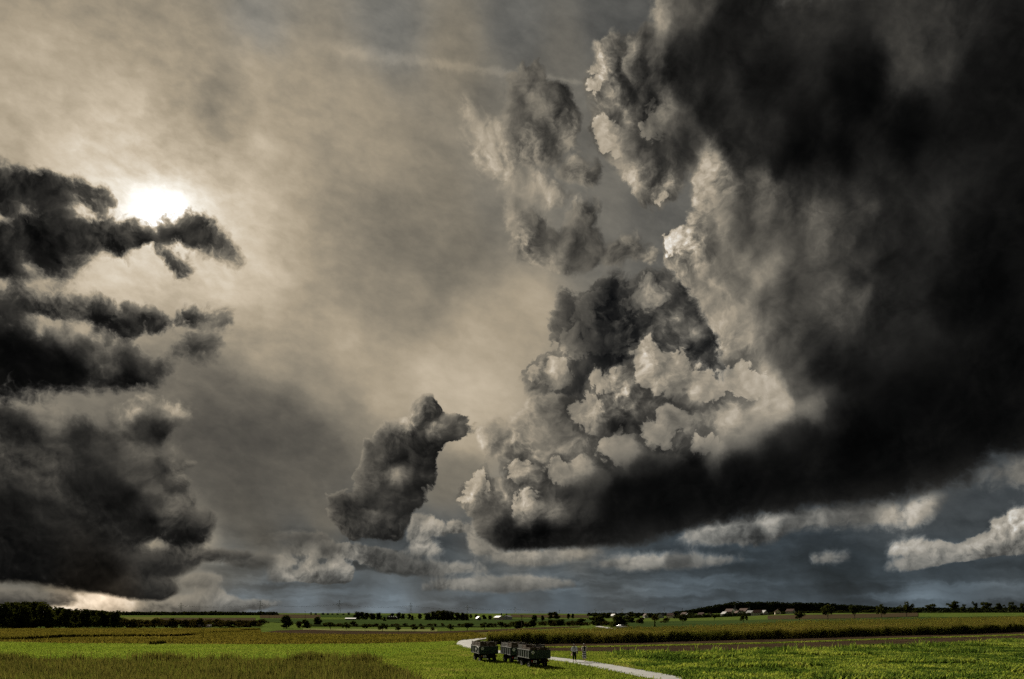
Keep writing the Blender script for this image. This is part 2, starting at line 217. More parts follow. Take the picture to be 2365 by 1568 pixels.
class G:
    """tiny helper that writes shader nodes as expressions"""
    def __init__(s, nt): s.nt = nt
    def new(s, t): return s.nt.nodes.new(t)
    def put(s, sock, v):
        if isinstance(v, bpy.types.NodeSocket): s.nt.links.new(v, sock)
        elif v is not None: sock.default_value = v
    def m(s, op, a, b=None, c=None, clamp=False):
        n = s.new('ShaderNodeMath'); n.operation = op; n.use_clamp = clamp
        for i, v in enumerate((a, b, c)): s.put(n.inputs[i], v)
        return n.outputs[0]
    def v(s, op, a, b=None, c=None, scale=None):
        n = s.new('ShaderNodeVectorMath'); n.operation = op
        for i, q in enumerate((a, b, c)): s.put(n.inputs[i], q)
        if scale is not None: s.put(n.inputs['Scale'], scale)
        return n.outputs['Value'] if op in ('DOT_PRODUCT', 'LENGTH', 'DISTANCE') else n.outputs[0]
    def xyz(s, x=0., y=0., z=0.):
        n = s.new('ShaderNodeCombineXYZ')
        for i, q in enumerate((x, y, z)): s.put(n.inputs[i], q)
        return n.outputs[0]
    def sep(s, v):
        n = s.new('ShaderNodeSeparateXYZ'); s.put(n.inputs[0], v); return n.outputs
    def noise(s, vec, scale, detail=4, rough=.5, lac=2.0, dist=0., color=False, dim='3D'):
        n = s.new('ShaderNodeTexNoise'); n.noise_dimensions = dim; s.put(n.inputs['Vector'], vec)
        n.inputs['Scale'].default_value = scale; n.inputs['Detail'].default_value = detail
        n.inputs['Roughness'].default_value = rough; n.inputs['Lacunarity'].default_value = lac
        n.inputs['Distortion'].default_value = dist
        return n.outputs['Color' if color else 'Fac']
    def voro(s, vec, scale, detail=0, rough=.5, lac=2.0, dim='2D', feature='F1', out='Distance', rnd=1.0):
        n = s.new('ShaderNodeTexVoronoi'); n.voronoi_dimensions = dim; n.feature = feature; s.put(n.inputs['Vector'], vec)
        n.inputs['Scale'].default_value = scale
        if 'Detail' in n.inputs: n.inputs['Detail'].default_value = detail; n.inputs['Roughness'].default_value = rough; n.inputs['Lacunarity'].default_value = lac
        if 'Randomness' in n.inputs: n.inputs['Randomness'].default_value = rnd
        return n.outputs[out]
    def mr(s, v, a, b, c=0., d=1., t='SMOOTHSTEP'):
        n = s.new('ShaderNodeMapRange'); n.interpolation_type = t; n.clamp = True
        for i, q in enumerate((v, a, b, c, d)): s.put(n.inputs[i], q)
        return n.outputs[0]
    def mix(s, f, a, b, blend='MIX'):
        n = s.new('ShaderNodeMix'); n.data_type = 'RGBA'; n.blend_type = blend
        s.put(n.inputs[0], f); s.put(n.inputs[6], a); s.put(n.inputs[7], b)
        return n.outputs[2]
    def lerp(s, f, a, b):
        n = s.new('ShaderNodeMix'); n.data_type = 'FLOAT'; n.clamp_factor = True
        s.put(n.inputs[0], f); s.put(n.inputs[2], a); s.put(n.inputs[3], b)
        return n.outputs[0]
    def ramp(s, f, stops, interp='LINEAR'):
        n = s.new('ShaderNodeValToRGB'); cr = n.color_ramp; cr.interpolation = interp
        while len(cr.elements) > 1: cr.elements.remove(cr.elements[-1])
        cr.elements[0].position = stops[0][0]; cr.elements[0].color = (*stops[0][1], 1)
        for p, c in stops[1:]: e = cr.elements.new(p); e.color = (*c, 1)
        s.put(n.inputs[0], f); return n.outputs[0]

g = G(NT)
tc = g.new('ShaderNodeTexCoord')
dirv = g.v('NORMALIZE', tc.outputs['Generated'])
dx, dy, dz = g.sep(dirv)
az = g.m('MULTIPLY', g.m('ARCTAN2', dx, dy), 57.29578)
el = g.m('MULTIPLY', g.m('ARCSINE', dz), 57.29578)
p = g.xyz(az, el, 0.)
dq = g.m('MAXIMUM', g.m('ADD', dy, .35), .2)
pn = g.xyz(g.m('MULTIPLY', g.m('DIVIDE', dx, dq), 77.3), g.m('MULTIPLY', g.m('DIVIDE', dz, dq), 77.3), 0.)   # evenly scaled cloud texture
low = g.mr(el, 1., 13.)                              # clouds near the horizon are far away and look small
lowk = g.m('MULTIPLY_ADD', low, .72, .28)
# turbulence that frays every outline: large, medium and fine
w1 = g.v('SUBTRACT', g.noise(pn, .16, 3, .5, color=True), (.5, .5, .5))
w2 = g.v('SUBTRACT', g.noise(pn, .55, 5, .58, color=True), (.5, .5, .5))
pw = g.v('MULTIPLY_ADD', w1, (.8, .7, 0.), g.v('SCALE', w2, scale=1.2))
pw = g.v('ADD', g.v('MULTIPLY', pw, g.xyz(lowk, g.m('MULTIPLY', lowk, lowk), 0.)), p)
pwx, pwy, _ = g.sep(pw)
u = g.m('DIVIDE', g.m('SUBTRACT', pwx, AZ0), AZ1-AZ0)
vr = g.m('MAXIMUM', g.m('MINIMUM', g.m('MULTIPLY', g.m('SUBTRACT', pwy, EL0), (NEL-1)/(EL1-EL0)), NEL-1.0), 0.)
cc = g.new('ShaderNodeCombineColor')
for i_ in range(3): g.put(cc.inputs[i_], u)
uvec = cc.outputs[0]
def bump_curve(n):
    n.mapping.extend = 'HORIZONTAL'; cv = n.mapping.curves[0]
    N = 49; cv.points[0].location = (0, 0); cv.points[1].location = (1, 0)
    for i in range(N):
        x = i/(N-1); t = abs(x*4-2)
        y = .75-t*t if t < .5 else (.5*(1.5-t)**2 if t < 1.5 else 0.)
        if 0 < i < N-1: cv.points.new(x, y)
    n.mapping.update()
T_, P_, G_, H_, L_, B_ = sky_maps()
acc = [None]*6
xs = np.linspace(0, 1, NAZ)
for r in range(NEL):
    t_ = g.m('MULTIPLY_ADD', vr, .25, .5-r*.25)
    n = g.new('ShaderNodeFloatCurve'); bump_curve(n); g.put(n.inputs['Value'], t_)
    wgt = n.outputs[0]
    for k, ch in enumerate((T_, L_, B_, P_, G_, H_)):
        n = g.new('ShaderNodeRGBCurve'); mp = n.mapping; mp.extend = 'HORIZONTAL'
        for q in range(3):
            cv = mp.curves[q]; ys = ch[q][r]
            cv.points[0].location = (0, float(ys[0])); cv.points[1].location = (1, float(ys[-1]))
            for x, y in zip(xs[1:-1], ys[1:-1]): cv.points.new(float(x), float(y))
        mp.update(); g.put(n.inputs['Color'], uvec)
        acc[k] = g.mix(wgt, acc[k] if acc[k] is not None else (0., 0., 0., 1.), n.outputs[0], 'ADD')
T1, T2, T3 = [g.m('MULTIPLY_ADD', t, 12., -6.) for t in g.sep(acc[0])]
P1, P2, BASEK = g.sep(acc[3])
P1, P2 = [g.m('MULTIPLY_ADD', t, 12., -6.) for t in (P1, P2)]
HW1, HW2, P3 = g.sep(acc[5])
P3 = g.m('MULTIPLY_ADD', P3, 12., -6.)
G1, G2, G3 = [g.m('MULTIPLY_ADD', t, 2., -1.) for t in g.sep(acc[4])]
L1, L2, L3 = g.sep(acc[1])
LB, TINT, SOFTN = g.sep(acc[2])
TINT = g.m('MULTIPLY_ADD', TINT, 2., -.8)
# outside the surveyed part of the sky broken cloud of the same kind goes on
off = g.m('MAXIMUM', g.mr(g.m('ABSOLUTE', az), 38., 52.), g.mr(el, 42., 54.))
gen = g.m('MULTIPLY', g.m('SUBTRACT', g.noise(dirv, 2.2, 5, .55), .5), 18.)
T2 = g.lerp(off, T2, gen); T1 = g.lerp(off, T1, -4.); T3 = g.lerp(off, T3, -4.)
L2 = g.lerp(off, L2, .3); LB = g.lerp(off, LB, .46); TINT = g.lerp(off, TINT, .25)

# towards the sun, in the plane of the sky
SD = (math.sin(math.radians(SUN_AZ))*math.cos(math.radians(SUN_EL)), math.cos(math.radians(SUN_AZ))*math.cos(math.radians(SUN_EL)), math.sin(math.radians(SUN_EL)))
sd = g.v('NORMALIZE', g.v('SUBTRACT', (SD[0]/(SD[1]+.35)*77.3, SD[2]/(SD[1]+.35)*77.3, 0.), pn))
sang = g.m('MULTIPLY', g.m('ARCCOSINE', g.m('MINIMUM', g.v('DOT_PRODUCT', dirv, SD), .999999)), 57.29578)

# billows: rounded heaps with creases between them, on four scales
def billow(q):
    h = None
    for sc_, wt, sd_ in ((.21, .46, 0.), (.47, .27, 7.3), (1.05, .17, 3.1), (2.4, .10, 11.7), (5.2, .06, 5.9)):
        d = g.voro(g.v('ADD', q, (sd_, sd_*1.7, 0.)), sc_)
        t = g.m('MULTIPLY', g.m('SUBTRACT', .30, g.m('MULTIPLY', d, d)), wt*1.6)
        if sc_ < .6: t = g.m('MULTIPLY', t, g.m('MULTIPLY', low, low) if sc_ < .3 else lowk)
        h = t if h is None else g.m('ADD', h, t)
    return h
def lumps(q):
    h = None
    for sc_, wt, sd_ in ((.21, .6, 0.), (.47, .4, 7.3)):
        d = g.voro(g.v('ADD', q, (sd_, sd_*1.7, 0.)), sc_)
        t = g.m('MULTIPLY', g.m('MULTIPLY', d, d), -wt)
        h = t if h is None else g.m('ADD', h, t)
    return h
w3 = g.v('SUBTRACT', g.noise(pn, 1.7, 4, .6, color=True), (.5, .5, .5))
pb = g.v('MULTIPLY_ADD', w1, (2.6, 2.6, 0.), pn)
pb = g.v('MULTIPLY_ADD', w2, (1.0, 1.0, 0.), pb)
pb = g.v('MULTIPLY_ADD', w3, (.22, .22, 0.), pb)
H0 = billow(pb)
H1 = billow(g.v('MULTIPLY_ADD', sd, (.5, .5, 0.), pb))
fine = g.m('SUBTRACT', g.noise(pb, 1.5, 5, .54), .5)
fine1 = g.m('SUBTRACT', g.noise(g.v('MULTIPLY_ADD', sd, (.3, .3, 0.), pb), 1.5, 5, .54), .5)
patch = g.mr(g.noise(pn, .13, 2, .5), .38, .62, .35, 1.25)
shade = g.m('MULTIPLY', g.m('ADD', g.m('SUBTRACT', H0, H1), g.m('MULTIPLY', g.m('SUBTRACT', fine, fine1), .5)), patch)
big = g.m('SUBTRACT', lumps(pb), lumps(g.v('MULTIPLY_ADD', sd, (1.1, 1.1, 0.), pb)))
lit = g.mr(g.m('MULTIPLY_ADD', shade, .55, big), -.22, .30)
fold = g.m('SUBTRACT', g.noise(g.v('MULTIPLY_ADD', sd, (.6, .6, 0.), pb), .33, 6, .55), g.noise(pb, .33, 6, .55))
fold = g.m('MULTIPLY_ADD', g.m('SUBTRACT', g.noise(pb, .5, 5, .5), .5), -.55, g.m('MULTIPLY', fold, -1.3))
H0 = g.m('MULTIPLY_ADD', fine, .7, H0)

drift = g.m('SUBTRACT', g.noise(g.v('MULTIPLY_ADD', w1, (2., 2., 0.), pn), .10, 6, .52), .5)          # slow change of thickness within the smoky cloud

# high veil
q = g.v('MULTIPLY', g.v('MULTIPLY_ADD', w1, (5., 3., 0.), p), (.09, .2, 1.))
pnx, pny, _ = g.sep(pn)
rot = g.xyz(g.m('MULTIPLY_ADD', pnx, .85, g.m('MULTIPLY', pny, -.1)), g.m('MULTIPLY_ADD', pnx, .28, g.m('MULTIPLY', pny, 1.25)), 3.)
cir = g.m('SUBTRACT', g.noise(g.v('MULTIPLY_ADD', w1, (3., 3., 0.), rot), .15, 8, .6), .5)
cir2 = g.m('SUBTRACT', g.noise(g.v('MULTIPLY_ADD', w2, (1., 1., 0.), rot), .7, 5, .6), .5)
lowst = g.mr(el, 9., 2.)
stq = g.xyz(g.m('MULTIPLY', az, .11), g.m('MULTIPLY', el, .62), 7.)
streak = g.m('SUBTRACT', g.noise(g.v('MULTIPLY_ADD', w2, (.35, .8, 0.), stq), 1., 4, .5), .5)
LV = g.m('ADD', LB, g.m('ADD', g.m('MULTIPLY', g.m('MULTIPLY', cir, g.mr(el, 17., 33., .15, .28)), g.m('SUBTRACT', 1., lowst)), g.m('MULTIPLY', cir2, .10)))
band = g.noise(g.v('MULTIPLY_ADD', w2, (.3, .5, 0.), g.xyz(g.m('MULTIPLY', az, .055), g.m('MULTIPLY', el, .42), 2.)), 1., 5, .52)
band = g.m('SUBTRACT', g.mr(band, .44, .58), .5)
LV = g.m('MULTIPLY_ADD', g.m('MULTIPLY', streak, lowst), .26, LV)
LV = g.m('MULTIPLY_ADD', g.m('MULTIPLY', band, lowst), .10, LV)
# vapour trail
ta = [azel(x, y) for x, y in ((720, 104), (1000, 146), (1345, 190))]
cf = np.polyfit([t[0] for t in ta], [t[1] for t in ta], 2)
tel = g.m('MULTIPLY_ADD', g.m('MULTIPLY_ADD', az, float(cf[0]), float(cf[1])), az, float(cf[2]))
tdist = g.m('ADD', g.m('SUBTRACT', el, tel), g.m('MULTIPLY', fine, .7))
twid = g.mr(az, float(ta[0][0]), float(ta[2][0]), .40, .12, 'LINEAR')
trail = g.m('EXPONENT', g.m('MULTIPLY', g.m('POWER', g.m('DIVIDE', tdist, twid), 2.), -1.))
trail = g.m('MULTIPLY', trail, g.m('MULTIPLY', g.mr(az, -17., -13.), g.mr(az, 7., 5.)))
LV = g.m('MULTIPLY_ADD', trail, .065, LV)
# glow of the veiled sun
sunp = (SD[0]/(SD[1]+.35)*77.3, SD[2]/(SD[1]+.35)*77.3, 0.)
core = g.v('LENGTH', g.v('MULTIPLY', g.v('SUBTRACT', pn, sunp), (.40, .62, 0.)))
def fall(k, w): return g.m('MULTIPLY', g.m('EXPONENT', g.m('MULTIPLY', sang, -1./w)), k)
glow = g.m('ADD', g.m('MULTIPLY', g.m('EXPONENT', g.m('MULTIPLY', g.m('POWER', core, 2.), -1.)), .36), g.m('ADD', fall(.36, 4.4), fall(.13, 8.)))
LV = g.m('ADD', LV, g.m('MULTIPLY', glow, g.m('MULTIPLY_ADD', cir2, .8, 1.)))

def over(back, T, L, GF, rimk):
    amp = g.m('MULTIPLY', g.m('MULTIPLY_ADD', SOFTN, .9, 1.1), lowk)
    soft = g.m('MULTIPLY', g.m('MULTIPLY_ADD', SOFTN, 1.5, .12), lowk)
    E = g.m('ADD', g.m('ADD', T, g.m('MULTIPLY_ADD', SOFTN, .55, .06)), g.m('MULTIPLY', H0, amp))
    a = g.mr(E, g.m('MULTIPLY', soft, -.45), soft)
    # thick cloud keeps its own light, thin borders let the sky's light through
    rim = g.m('EXPONENT', g.m('MULTIPLY', g.m('MAXIMUM', E, 0.), -1.9))
    facing = g.m('ADD', g.m('MULTIPLY_ADD', shade, 2.0, .42), g.m('MULTIPLY', GF, .75), clamp=True)
    edge = g.m('MULTIPLY_ADD', back, .55, .28)
    k = g.m('MULTIPLY', g.m('MULTIPLY', rim, g.m('MULTIPLY', g.m('MULTIPLY_ADD', SOFTN, -.6, 1.), rimk)), facing)
    relief = g.m('MULTIPLY_ADD', SOFTN, -.8, .95)
    body = g.m('MULTIPLY', L, g.m('ADD', g.m('MULTIPLY_ADD', shade, relief, 1.06), g.m('MULTIPLY', fold, g.m('MULTIPLY_ADD', SOFTN, -.4, .95))))
    body = g.m('MULTIPLY', body, g.m('MULTIPLY_ADD', g.m('MULTIPLY', drift, SOFTN), 2.2, 1.))
    crisp = g.m('MULTIPLY', g.m('SUBTRACT', 1., g.m('MINIMUM', g.m('MULTIPLY', SOFTN, 1.35), 1.)), low)
    body = g.m('MULTIPLY', body, g.lerp(crisp, 1., g.m('MULTIPLY_ADD', lit, .52, .72)))
    flank = g.m('MULTIPLY', g.m('MULTIPLY', GF, .30), g.m('EXPONENT', g.m('MULTIPLY', g.m('MAXIMUM', E, 0.), -.55)))
    body = g.m('MULTIPLY', body, g.m('ADD', flank, 1.))
    lum = g.lerp(k, body, edge)
    # sunlight bleeds through the thin borders of cloud that lies before the sun
    lum = g.m('ADD', lum, g.m('MULTIPLY', g.m('MULTIPLY', glow, .6), g.m('EXPONENT', g.m('MULTIPLY', g.m('MAXIMUM', E, 0.), -3.2))))
    return g.lerp(a, back, lum), a
def heap(back, T, L, inside, dark, wt, bright=1.):
    """a heap within a cloud: bright sunward border, a little shade on what lies behind it"""
    E = g.m('ADD', T, g.m('MULTIPLY', g.m('SUBTRACT', H0, .1), 1.7))
    a = g.m('MULTIPLY', g.mr(E, -.16, .42), inside)
    fade = g.mr(E, .0, 2.3, bright, .0)
    lum = g.m('MULTIPLY', L, g.m('ADD', 1.08, g.m('ADD', g.m('MULTIPLY', shade, .45), g.m('MULTIPLY', fold, .6))))
    gap = g.m('MULTIPLY', g.m('MULTIPLY', g.mr(E, -1.1, -.1), g.mr(E, .15, -.05)), g.m('MULTIPLY', inside, dark))
    return g.lerp(g.m('MULTIPLY', g.m('MULTIPLY', a, fade), wt), g.m('MULTIPLY', back, g.m('SUBTRACT', 1., g.m('MULTIPLY', gap, wt))), lum)
C1, a1 = over(LV, T1, L1, G1, .95)
C1 = heap(C1, P3, g.m('MULTIPLY_ADD', L1, .9, .10), a1, .3, g.m('MULTIPLY_ADD', lit, .7, .3), .7)
C2, a2 = over(C1, T2, L2, G2, .9)
C2 = heap(C2, P1, L2, a2, .40, HW1, .85)
C2 = heap(C2, P2, L2, a2, .40, HW2, .85)
under = g.m('MULTIPLY', g.mr(g.m('ADD', BASEK, g.m('MULTIPLY', fold, .35)), .22, .80), a2)
C2 = g.m('MULTIPLY', C2, g.m('MULTIPLY_ADD', under, -.60, 1.))
C3, a3 = over(C2, T3, L3, G3, 1.15)
cov = g.m('MAXIMUM', g.m('MULTIPLY', a1, .75), g.m('MAXIMUM', a2, a3))
lum = g.m('MAXIMUM', C3, .04)
# seen lightness -> radiance, with the warm-to-cool cast of the cloud light
lin = g.m('POWER', lum, 2.25)
hue = g.ramp(g.m('MULTIPLY', lum, .8), [(0., (.86, 1.0, 1.08)), (.08, (1.03, 1.0, .93)), (.2, (1.08, 1., .85)), (.36, (1.12, 1., .79)), (.48, (1.18, 1., .74)), (.58, (1.16, 1., .78)), (.72, (1.06, 1., .90)), (.85, (1., 1., 1.))])
blue = g.m('MULTIPLY', TINT, g.m('SUBTRACT', 1., g.m('MULTIPLY', cov, .88)))
hue = g.mix(g.m('SUBTRACT', 1., cov), hue, g.mix(1., hue, (1.02, 1., .95, 1), 'MULTIPLY'))
cool = g.mix(g.m('MAXIMUM', blue, 0.), hue, (.66, 1.0, 1.32, 1))
warm = g.mix(g.m('MULTIPLY', g.m('MAXIMUM', g.m('MULTIPLY', TINT, -1.), 0.), 3.2), cool, (1.28, 1., .70, 1))
cloud = g.v('SCALE', warm, scale=lin)
# clear air above the clouds
skyt = g.new('ShaderNodeTexSky'); skyt.sky_type = 'NISHITA'; skyt.sun_disc = False
skyt.sun_elevation = math.radians(SUN_EL); skyt.sun_rotation = math.radians(SUN_AZ); skyt.air_density = 1.; skyt.dust_density = 1.; skyt.altitude = 200
SKY_STRENGTH = .10; SKY_SCALE = 2**-vs.exposure      # the sky is metered like the photograph
opac = g.m('SUBTRACT', 1., g.m('MULTIPLY', g.m('SUBTRACT', 1., cov), .008))
bg = g.new('ShaderNodeBackground')
g.put(bg.inputs['Color'], g.mix(opac, skyt.outputs[0], g.v('SCALE', cloud, scale=SKY_SCALE/SKY_STRENGTH)))
bg.inputs['Strength'].default_value = SKY_STRENGTH
wo = g.new('ShaderNodeOutputWorld'); NT.links.new(bg.outputs[0], wo.inputs[0])
# ---------------------------------------------------------------- sun
sun_d = bpy.data.lights.new('sun', 'SUN'); sun_d.energy = 5.0; sun_d.angle = math.radians(.6); sun_d.color = (1., .90, .74)
sun = bpy.data.objects.new('sun', sun_d); sc.collection.objects.link(sun)
sun.rotation_euler = (Vector(SD)).to_track_quat('Z', 'Y').to_euler()
sc.cycles.use_adaptive_sampling = True; sc.cycles.adaptive_threshold = .015; sc.cycles.adaptive_min_samples = 12
sc.cycles.max_bounces = 6; sc.cycles.use_denoising = False

# ---------------------------------------------------------------- helpers
COL = sc.collection
RNG = np.random.default_rng(11)
def tag(o, label=None, cat=None, group=None, kind=None):
    if label: o['label'] = label
    if cat: o['category'] = cat
    if group: o['group'] = group
    if kind: o['kind'] = kind
    return o
def link(o, parent=None):
    COL.objects.link(o)
    if parent is not None: o.parent = parent
    return o
def empty(name, loc=(0, 0, 0), rz=0.):
    o = bpy.data.objects.new(name, None); o.empty_display_size = .3
    o.location = loc; o.rotation_euler = (0, 0, rz); return link(o)
def np_mesh(name, V, Fs, mat=None, smooth=False, attr=None):
    """mesh from arrays; Fs an (n,k) index array"""
    V = np.asarray(V, np.float32); Fs = np.asarray(Fs, np.int32)
    me = bpy.data.meshes.new(name); n, k = Fs.shape
    me.vertices.add(len(V)); me.vertices.foreach_set('co', V.ravel())
    me.loops.add(n*k); me.loops.foreach_set('vertex_index', Fs.ravel())
    me.polygons.add(n); me.polygons.foreach_set('loop_start', np.arange(0, n*k, k, dtype=np.int32)); me.polygons.foreach_set('loop_total', np.full(n, k, np.int32))
    if smooth: me.polygons.foreach_set('use_smooth', np.ones(n, bool))
    if attr is not None:
        a = me.attributes.new('tone', 'FLOAT', 'FACE'); a.data.foreach_set('value', np.asarray(attr, np.float32))
    me.update(calc_edges=True); me.validate()
    if mat: me.materials.append(mat)
    return me
class MB:
    """collects simple shapes into one mesh"""
    def __init__(s): s.v = []; s.f = []
    def add(s, vs, fs):
        n = len(s.v); s.v += [tuple(map(float, v)) for v in vs]; s.f += [tuple(i+n for i in f) for f in fs]; return s
    def box(s, x0, x1, y0, y1, z0, z1):
        return s.add([(x0,y0,z0),(x1,y0,z0),(x1,y1,z0),(x0,y1,z0),(x0,y0,z1),(x1,y0,z1),(x1,y1,z1),(x0,y1,z1)],
                     [(0,3,2,1),(4,5,6,7),(0,1,5,4),(1,2,6,5),(2,3,7,6),(3,0,4,7)])
    def beam(s, a, b, w, h=None):
        a, b = Vector(a), Vector(b); d = (b-a).normalized(); h = h or w
        u = d.cross(Vector((0, 0, 1)) if abs(d.z) < .95 else Vector((1, 0, 0))).normalized(); q = d.cross(u)
        c = [(-1,-1),(1,-1),(1,1),(-1,1)]
        return s.add([a+u*(i*w/2)+q*(j*h/2) for i, j in c]+[b+u*(i*w/2)+q*(j*h/2) for i, j in c],
                     [(3,2,1,0),(4,5,6,7),(0,1,5,4),(1,2,6,5),(2,3,7,6),(3,0,4,7)])
    def loft(s, rings, seg=12, caps=True):
        """rings: (cx,cy,cz,rx,ry) stacked along z-ish, or with an axis pair"""
        n0 = len(s.v)
        for c, u, w in rings:
            c, u, w = Vector(c), Vector(u), Vector(w)
            for i in range(seg):
                t = 2*math.pi*i/seg; s.v.append(tuple(c+u*math.cos(t)+w*math.sin(t)))
        for r in range(len(rings)-1):
            for i in range(seg):
                j = (i+1) % seg; a = n0+r*seg
                s.f.append((a+i, a+j, a+seg+j, a+seg+i))
        if caps:
            s.f.append(tuple(n0+i for i in range(seg))[::-1]); s.f.append(tuple(n0+(len(rings)-1)*seg+i for i in range(seg)))
        return s
    def rings(s, spec, seg=12, caps=True):
        return s.loft([((x, y, z), (rx, 0, 0), (0, ry, 0)) for x, y, z, rx, ry in spec], seg, caps)
    def limb(s, pts, seg=8):
        P = [Vector(p[:3]) for p in pts]; out = []
        for i, p in enumerate(pts):
            d = (P[min(i+1, len(P)-1)]-P[max(i-1, 0)]).normalized()
            u = d.cross(Vector((0, 1, .01)) if abs(d.y) < .9 else Vector((1, 0, 0))).normalized(); w = d.cross(u)
            out.append((P[i], u*p[3], w*p[3]))
        return s.loft(out, seg)
    def cyl(s, c, axis, r, h, seg=20, hole=0.):
        c, d = Vector(c), Vector(axis).normalized()
        u = d.cross(Vector((0, 0, 1)) if abs(d.z) < .95 else Vector((1, 0, 0))).normalized(); w = d.cross(u)
        return s.loft([(c-d*h/2, u*r, w*r), (c+d*h/2, u*r, w*r)], seg)
    def torus(s, c, axis, R, prof, seg=24):
        c, d = Vector(c), Vector(axis).normalized()
        u = d.cross(Vector((0, 0, 1)) if abs(d.z) < .95 else Vector((1, 0, 0))).normalized(); w = d.cross(u); n0 = len(s.v); k = len(prof)
        for i in range(seg):
            t = 2*math.pi*i/seg; e = u*math.cos(t)+w*math.sin(t)
            for dr, dh in prof: s.v.append(tuple(c+e*(R+dr)+d*dh))
        for i in range(seg):
            for j in range(k):
                a, b = n0+i*k, n0+((i+1) % seg)*k
                s.f.append((a+j, a+(j+1) % k, b+(j+1) % k, b+j))
        return s
    def mesh(s, name, mat, smooth=False):
        me = bpy.data.meshes.new(name); me.from_pydata(s.v, [], s.f); me.update()
        if smooth: me.polygons.foreach_set('use_smooth', [True]*len(me.polygons))
        if mat: me.materials.append(mat)
        return me
    def build(s, name, mat, parent=None, smooth=False, bevel=0.):
        o = bpy.data.objects.new(name, s.mesh(name, mat, smooth)); link(o, parent)
        if bevel: b = o.modifiers.new('bevel', 'BEVEL'); b.width = bevel; b.segments = 2; b.limit_method = 'ANGLE'
        return o

# ---------------------------------------------------------------- terrain
XK = np.array([-.9, -.3, 0., .2, .45, .8])
DK = np.array([0, 26, 44, 112, 172, 271, 361, 451, 690, 1120, 1900, 3000, 7000, 20000.])
ZK = np.array([
 [2.7, 1.0, 0, 0, 0, 0, 0, 0, .4, 1.5, 15, 21, 17, 0],
 [2.7, 1.0, 0, 0, 0, 0, 0, -.3, .2, 1.5, 15, 21, 17, 0],
 [2.7, 1.0, 0, 0, -.3, -1.5, -3.0, -3.4, -3.0, 2.2, 13.5, 20, 17, 0],
 [2.7, 1.0, 0, 0, .2, .5, .7, .8, 1.4, 3.4, 12, 19, 17, 0],
 [2.7, 1.0, 0, .25, 1.2, 3.1, 5.1, 7.0, 7.6, 7.0, 16, 24, 17, 0],
 [2.7, 1.0, 0, .35, 1.4, 3.3, 5.3, 7.2, 8.0, 7.5, 16, 24, 17, 0]])
def terrain(x, y):
    x = np.asarray(x, float); y = np.asarray(y, float)
    D = np.maximum(y, 0.); X = np.clip(x/np.maximum(y, 26.), XK[0], XK[-1]); lD = np.log(D+15); lk = np.log(DK+15)
    cols = np.stack([np.interp(lD, lk, z) for z in ZK]); out = np.zeros(np.broadcast(x, y).shape)
    for i in range(len(XK)-1):
        t = np.clip((X-XK[i])/(XK[i+1]-XK[i]), 0, 1); t = t*t*(3-2*t); m = (X >= XK[i]) & (X <= XK[i+1])
        out = np.where(m, cols[i]*(1-t)+cols[i+1]*t, out)
    return out
_DS = np.exp(np.linspace(math.log(30), math.log(9000), 2600))
def hit(px, py, dz=0.):
    """where the line of sight of a photo point meets the ground"""
    X = (px-1182.5)/F0; Z = (HY-py)/F0
    gz = terrain(X*_DS, _DS)+dz; below = CAM_Z+Z*_DS <= gz
    i = int(np.argmax(below)) if below.any() else len(_DS)-1
    D = float(_DS[i])
    if 0 < i:
        a = (CAM_Z+Z*_DS[i-1])-gz[i-1]; b = gz[i]-(CAM_Z+Z*_DS[i]); D = float(_DS[i-1]+(_DS[i]-_DS[i-1])*a/(a+b+1e-9))
    return X*D, D
def on(x, y, dz=0.): return Vector((float(x), float(y), float(terrain(x, y))+dz))
def at(px, py): return on(*hit(px, py))
def at_d(px, D): return on((px-1182.5)/F0*D, D)
def lerp_line(line, px):
    xs, ys = zip(*line); return np.interp(px, xs, ys)

# ---------------------------------------------------------------- materials
MATS = {}
def lin(c): return tuple(((v/255+.055)/1.055)**2.4 if v/255 > .04045 else v/255/12.92 for v in c)
def mat_base(name):
    m = bpy.data.materials.new(name); m.use_nodes = True; m.node_tree.nodes.clear(); MATS[name] = m
    q = G(m.node_tree); out = q.new('ShaderNodeOutputMaterial'); return m, q, out
def plain(name, col, rough=.7, metal=0., var=.15, scale=6., bump=0.):
    m, q, out = mat_base(name); b = q.new('ShaderNodeBsdfPrincipled')
    tcn = q.new('ShaderNodeTexCoord'); n = q.noise(tcn.outputs['Object'], scale, 5, .6)
    f = q.mr(n, .3, .7, 1-var, 1+var, 'LINEAR')
    q.put(b.inputs['Base Color'], q.v('SCALE', tuple(col), scale=f))
    b.inputs['Roughness'].default_value = rough; b.inputs['Specular IOR Level'].default_value = .5 if rough < .65 else .08; b.inputs['Metallic'].default_value = metal
    if bump:
        bp = q.new('ShaderNodeBump'); bp.inputs['Strength'].default_value = .5; bp.inputs['Distance'].default_value = bump
        q.put(bp.inputs['Height'], n); q.put(b.inputs['Normal'], bp.outputs[0])
    m.node_tree.links.new(b.outputs[0], out.inputs[0]); return m
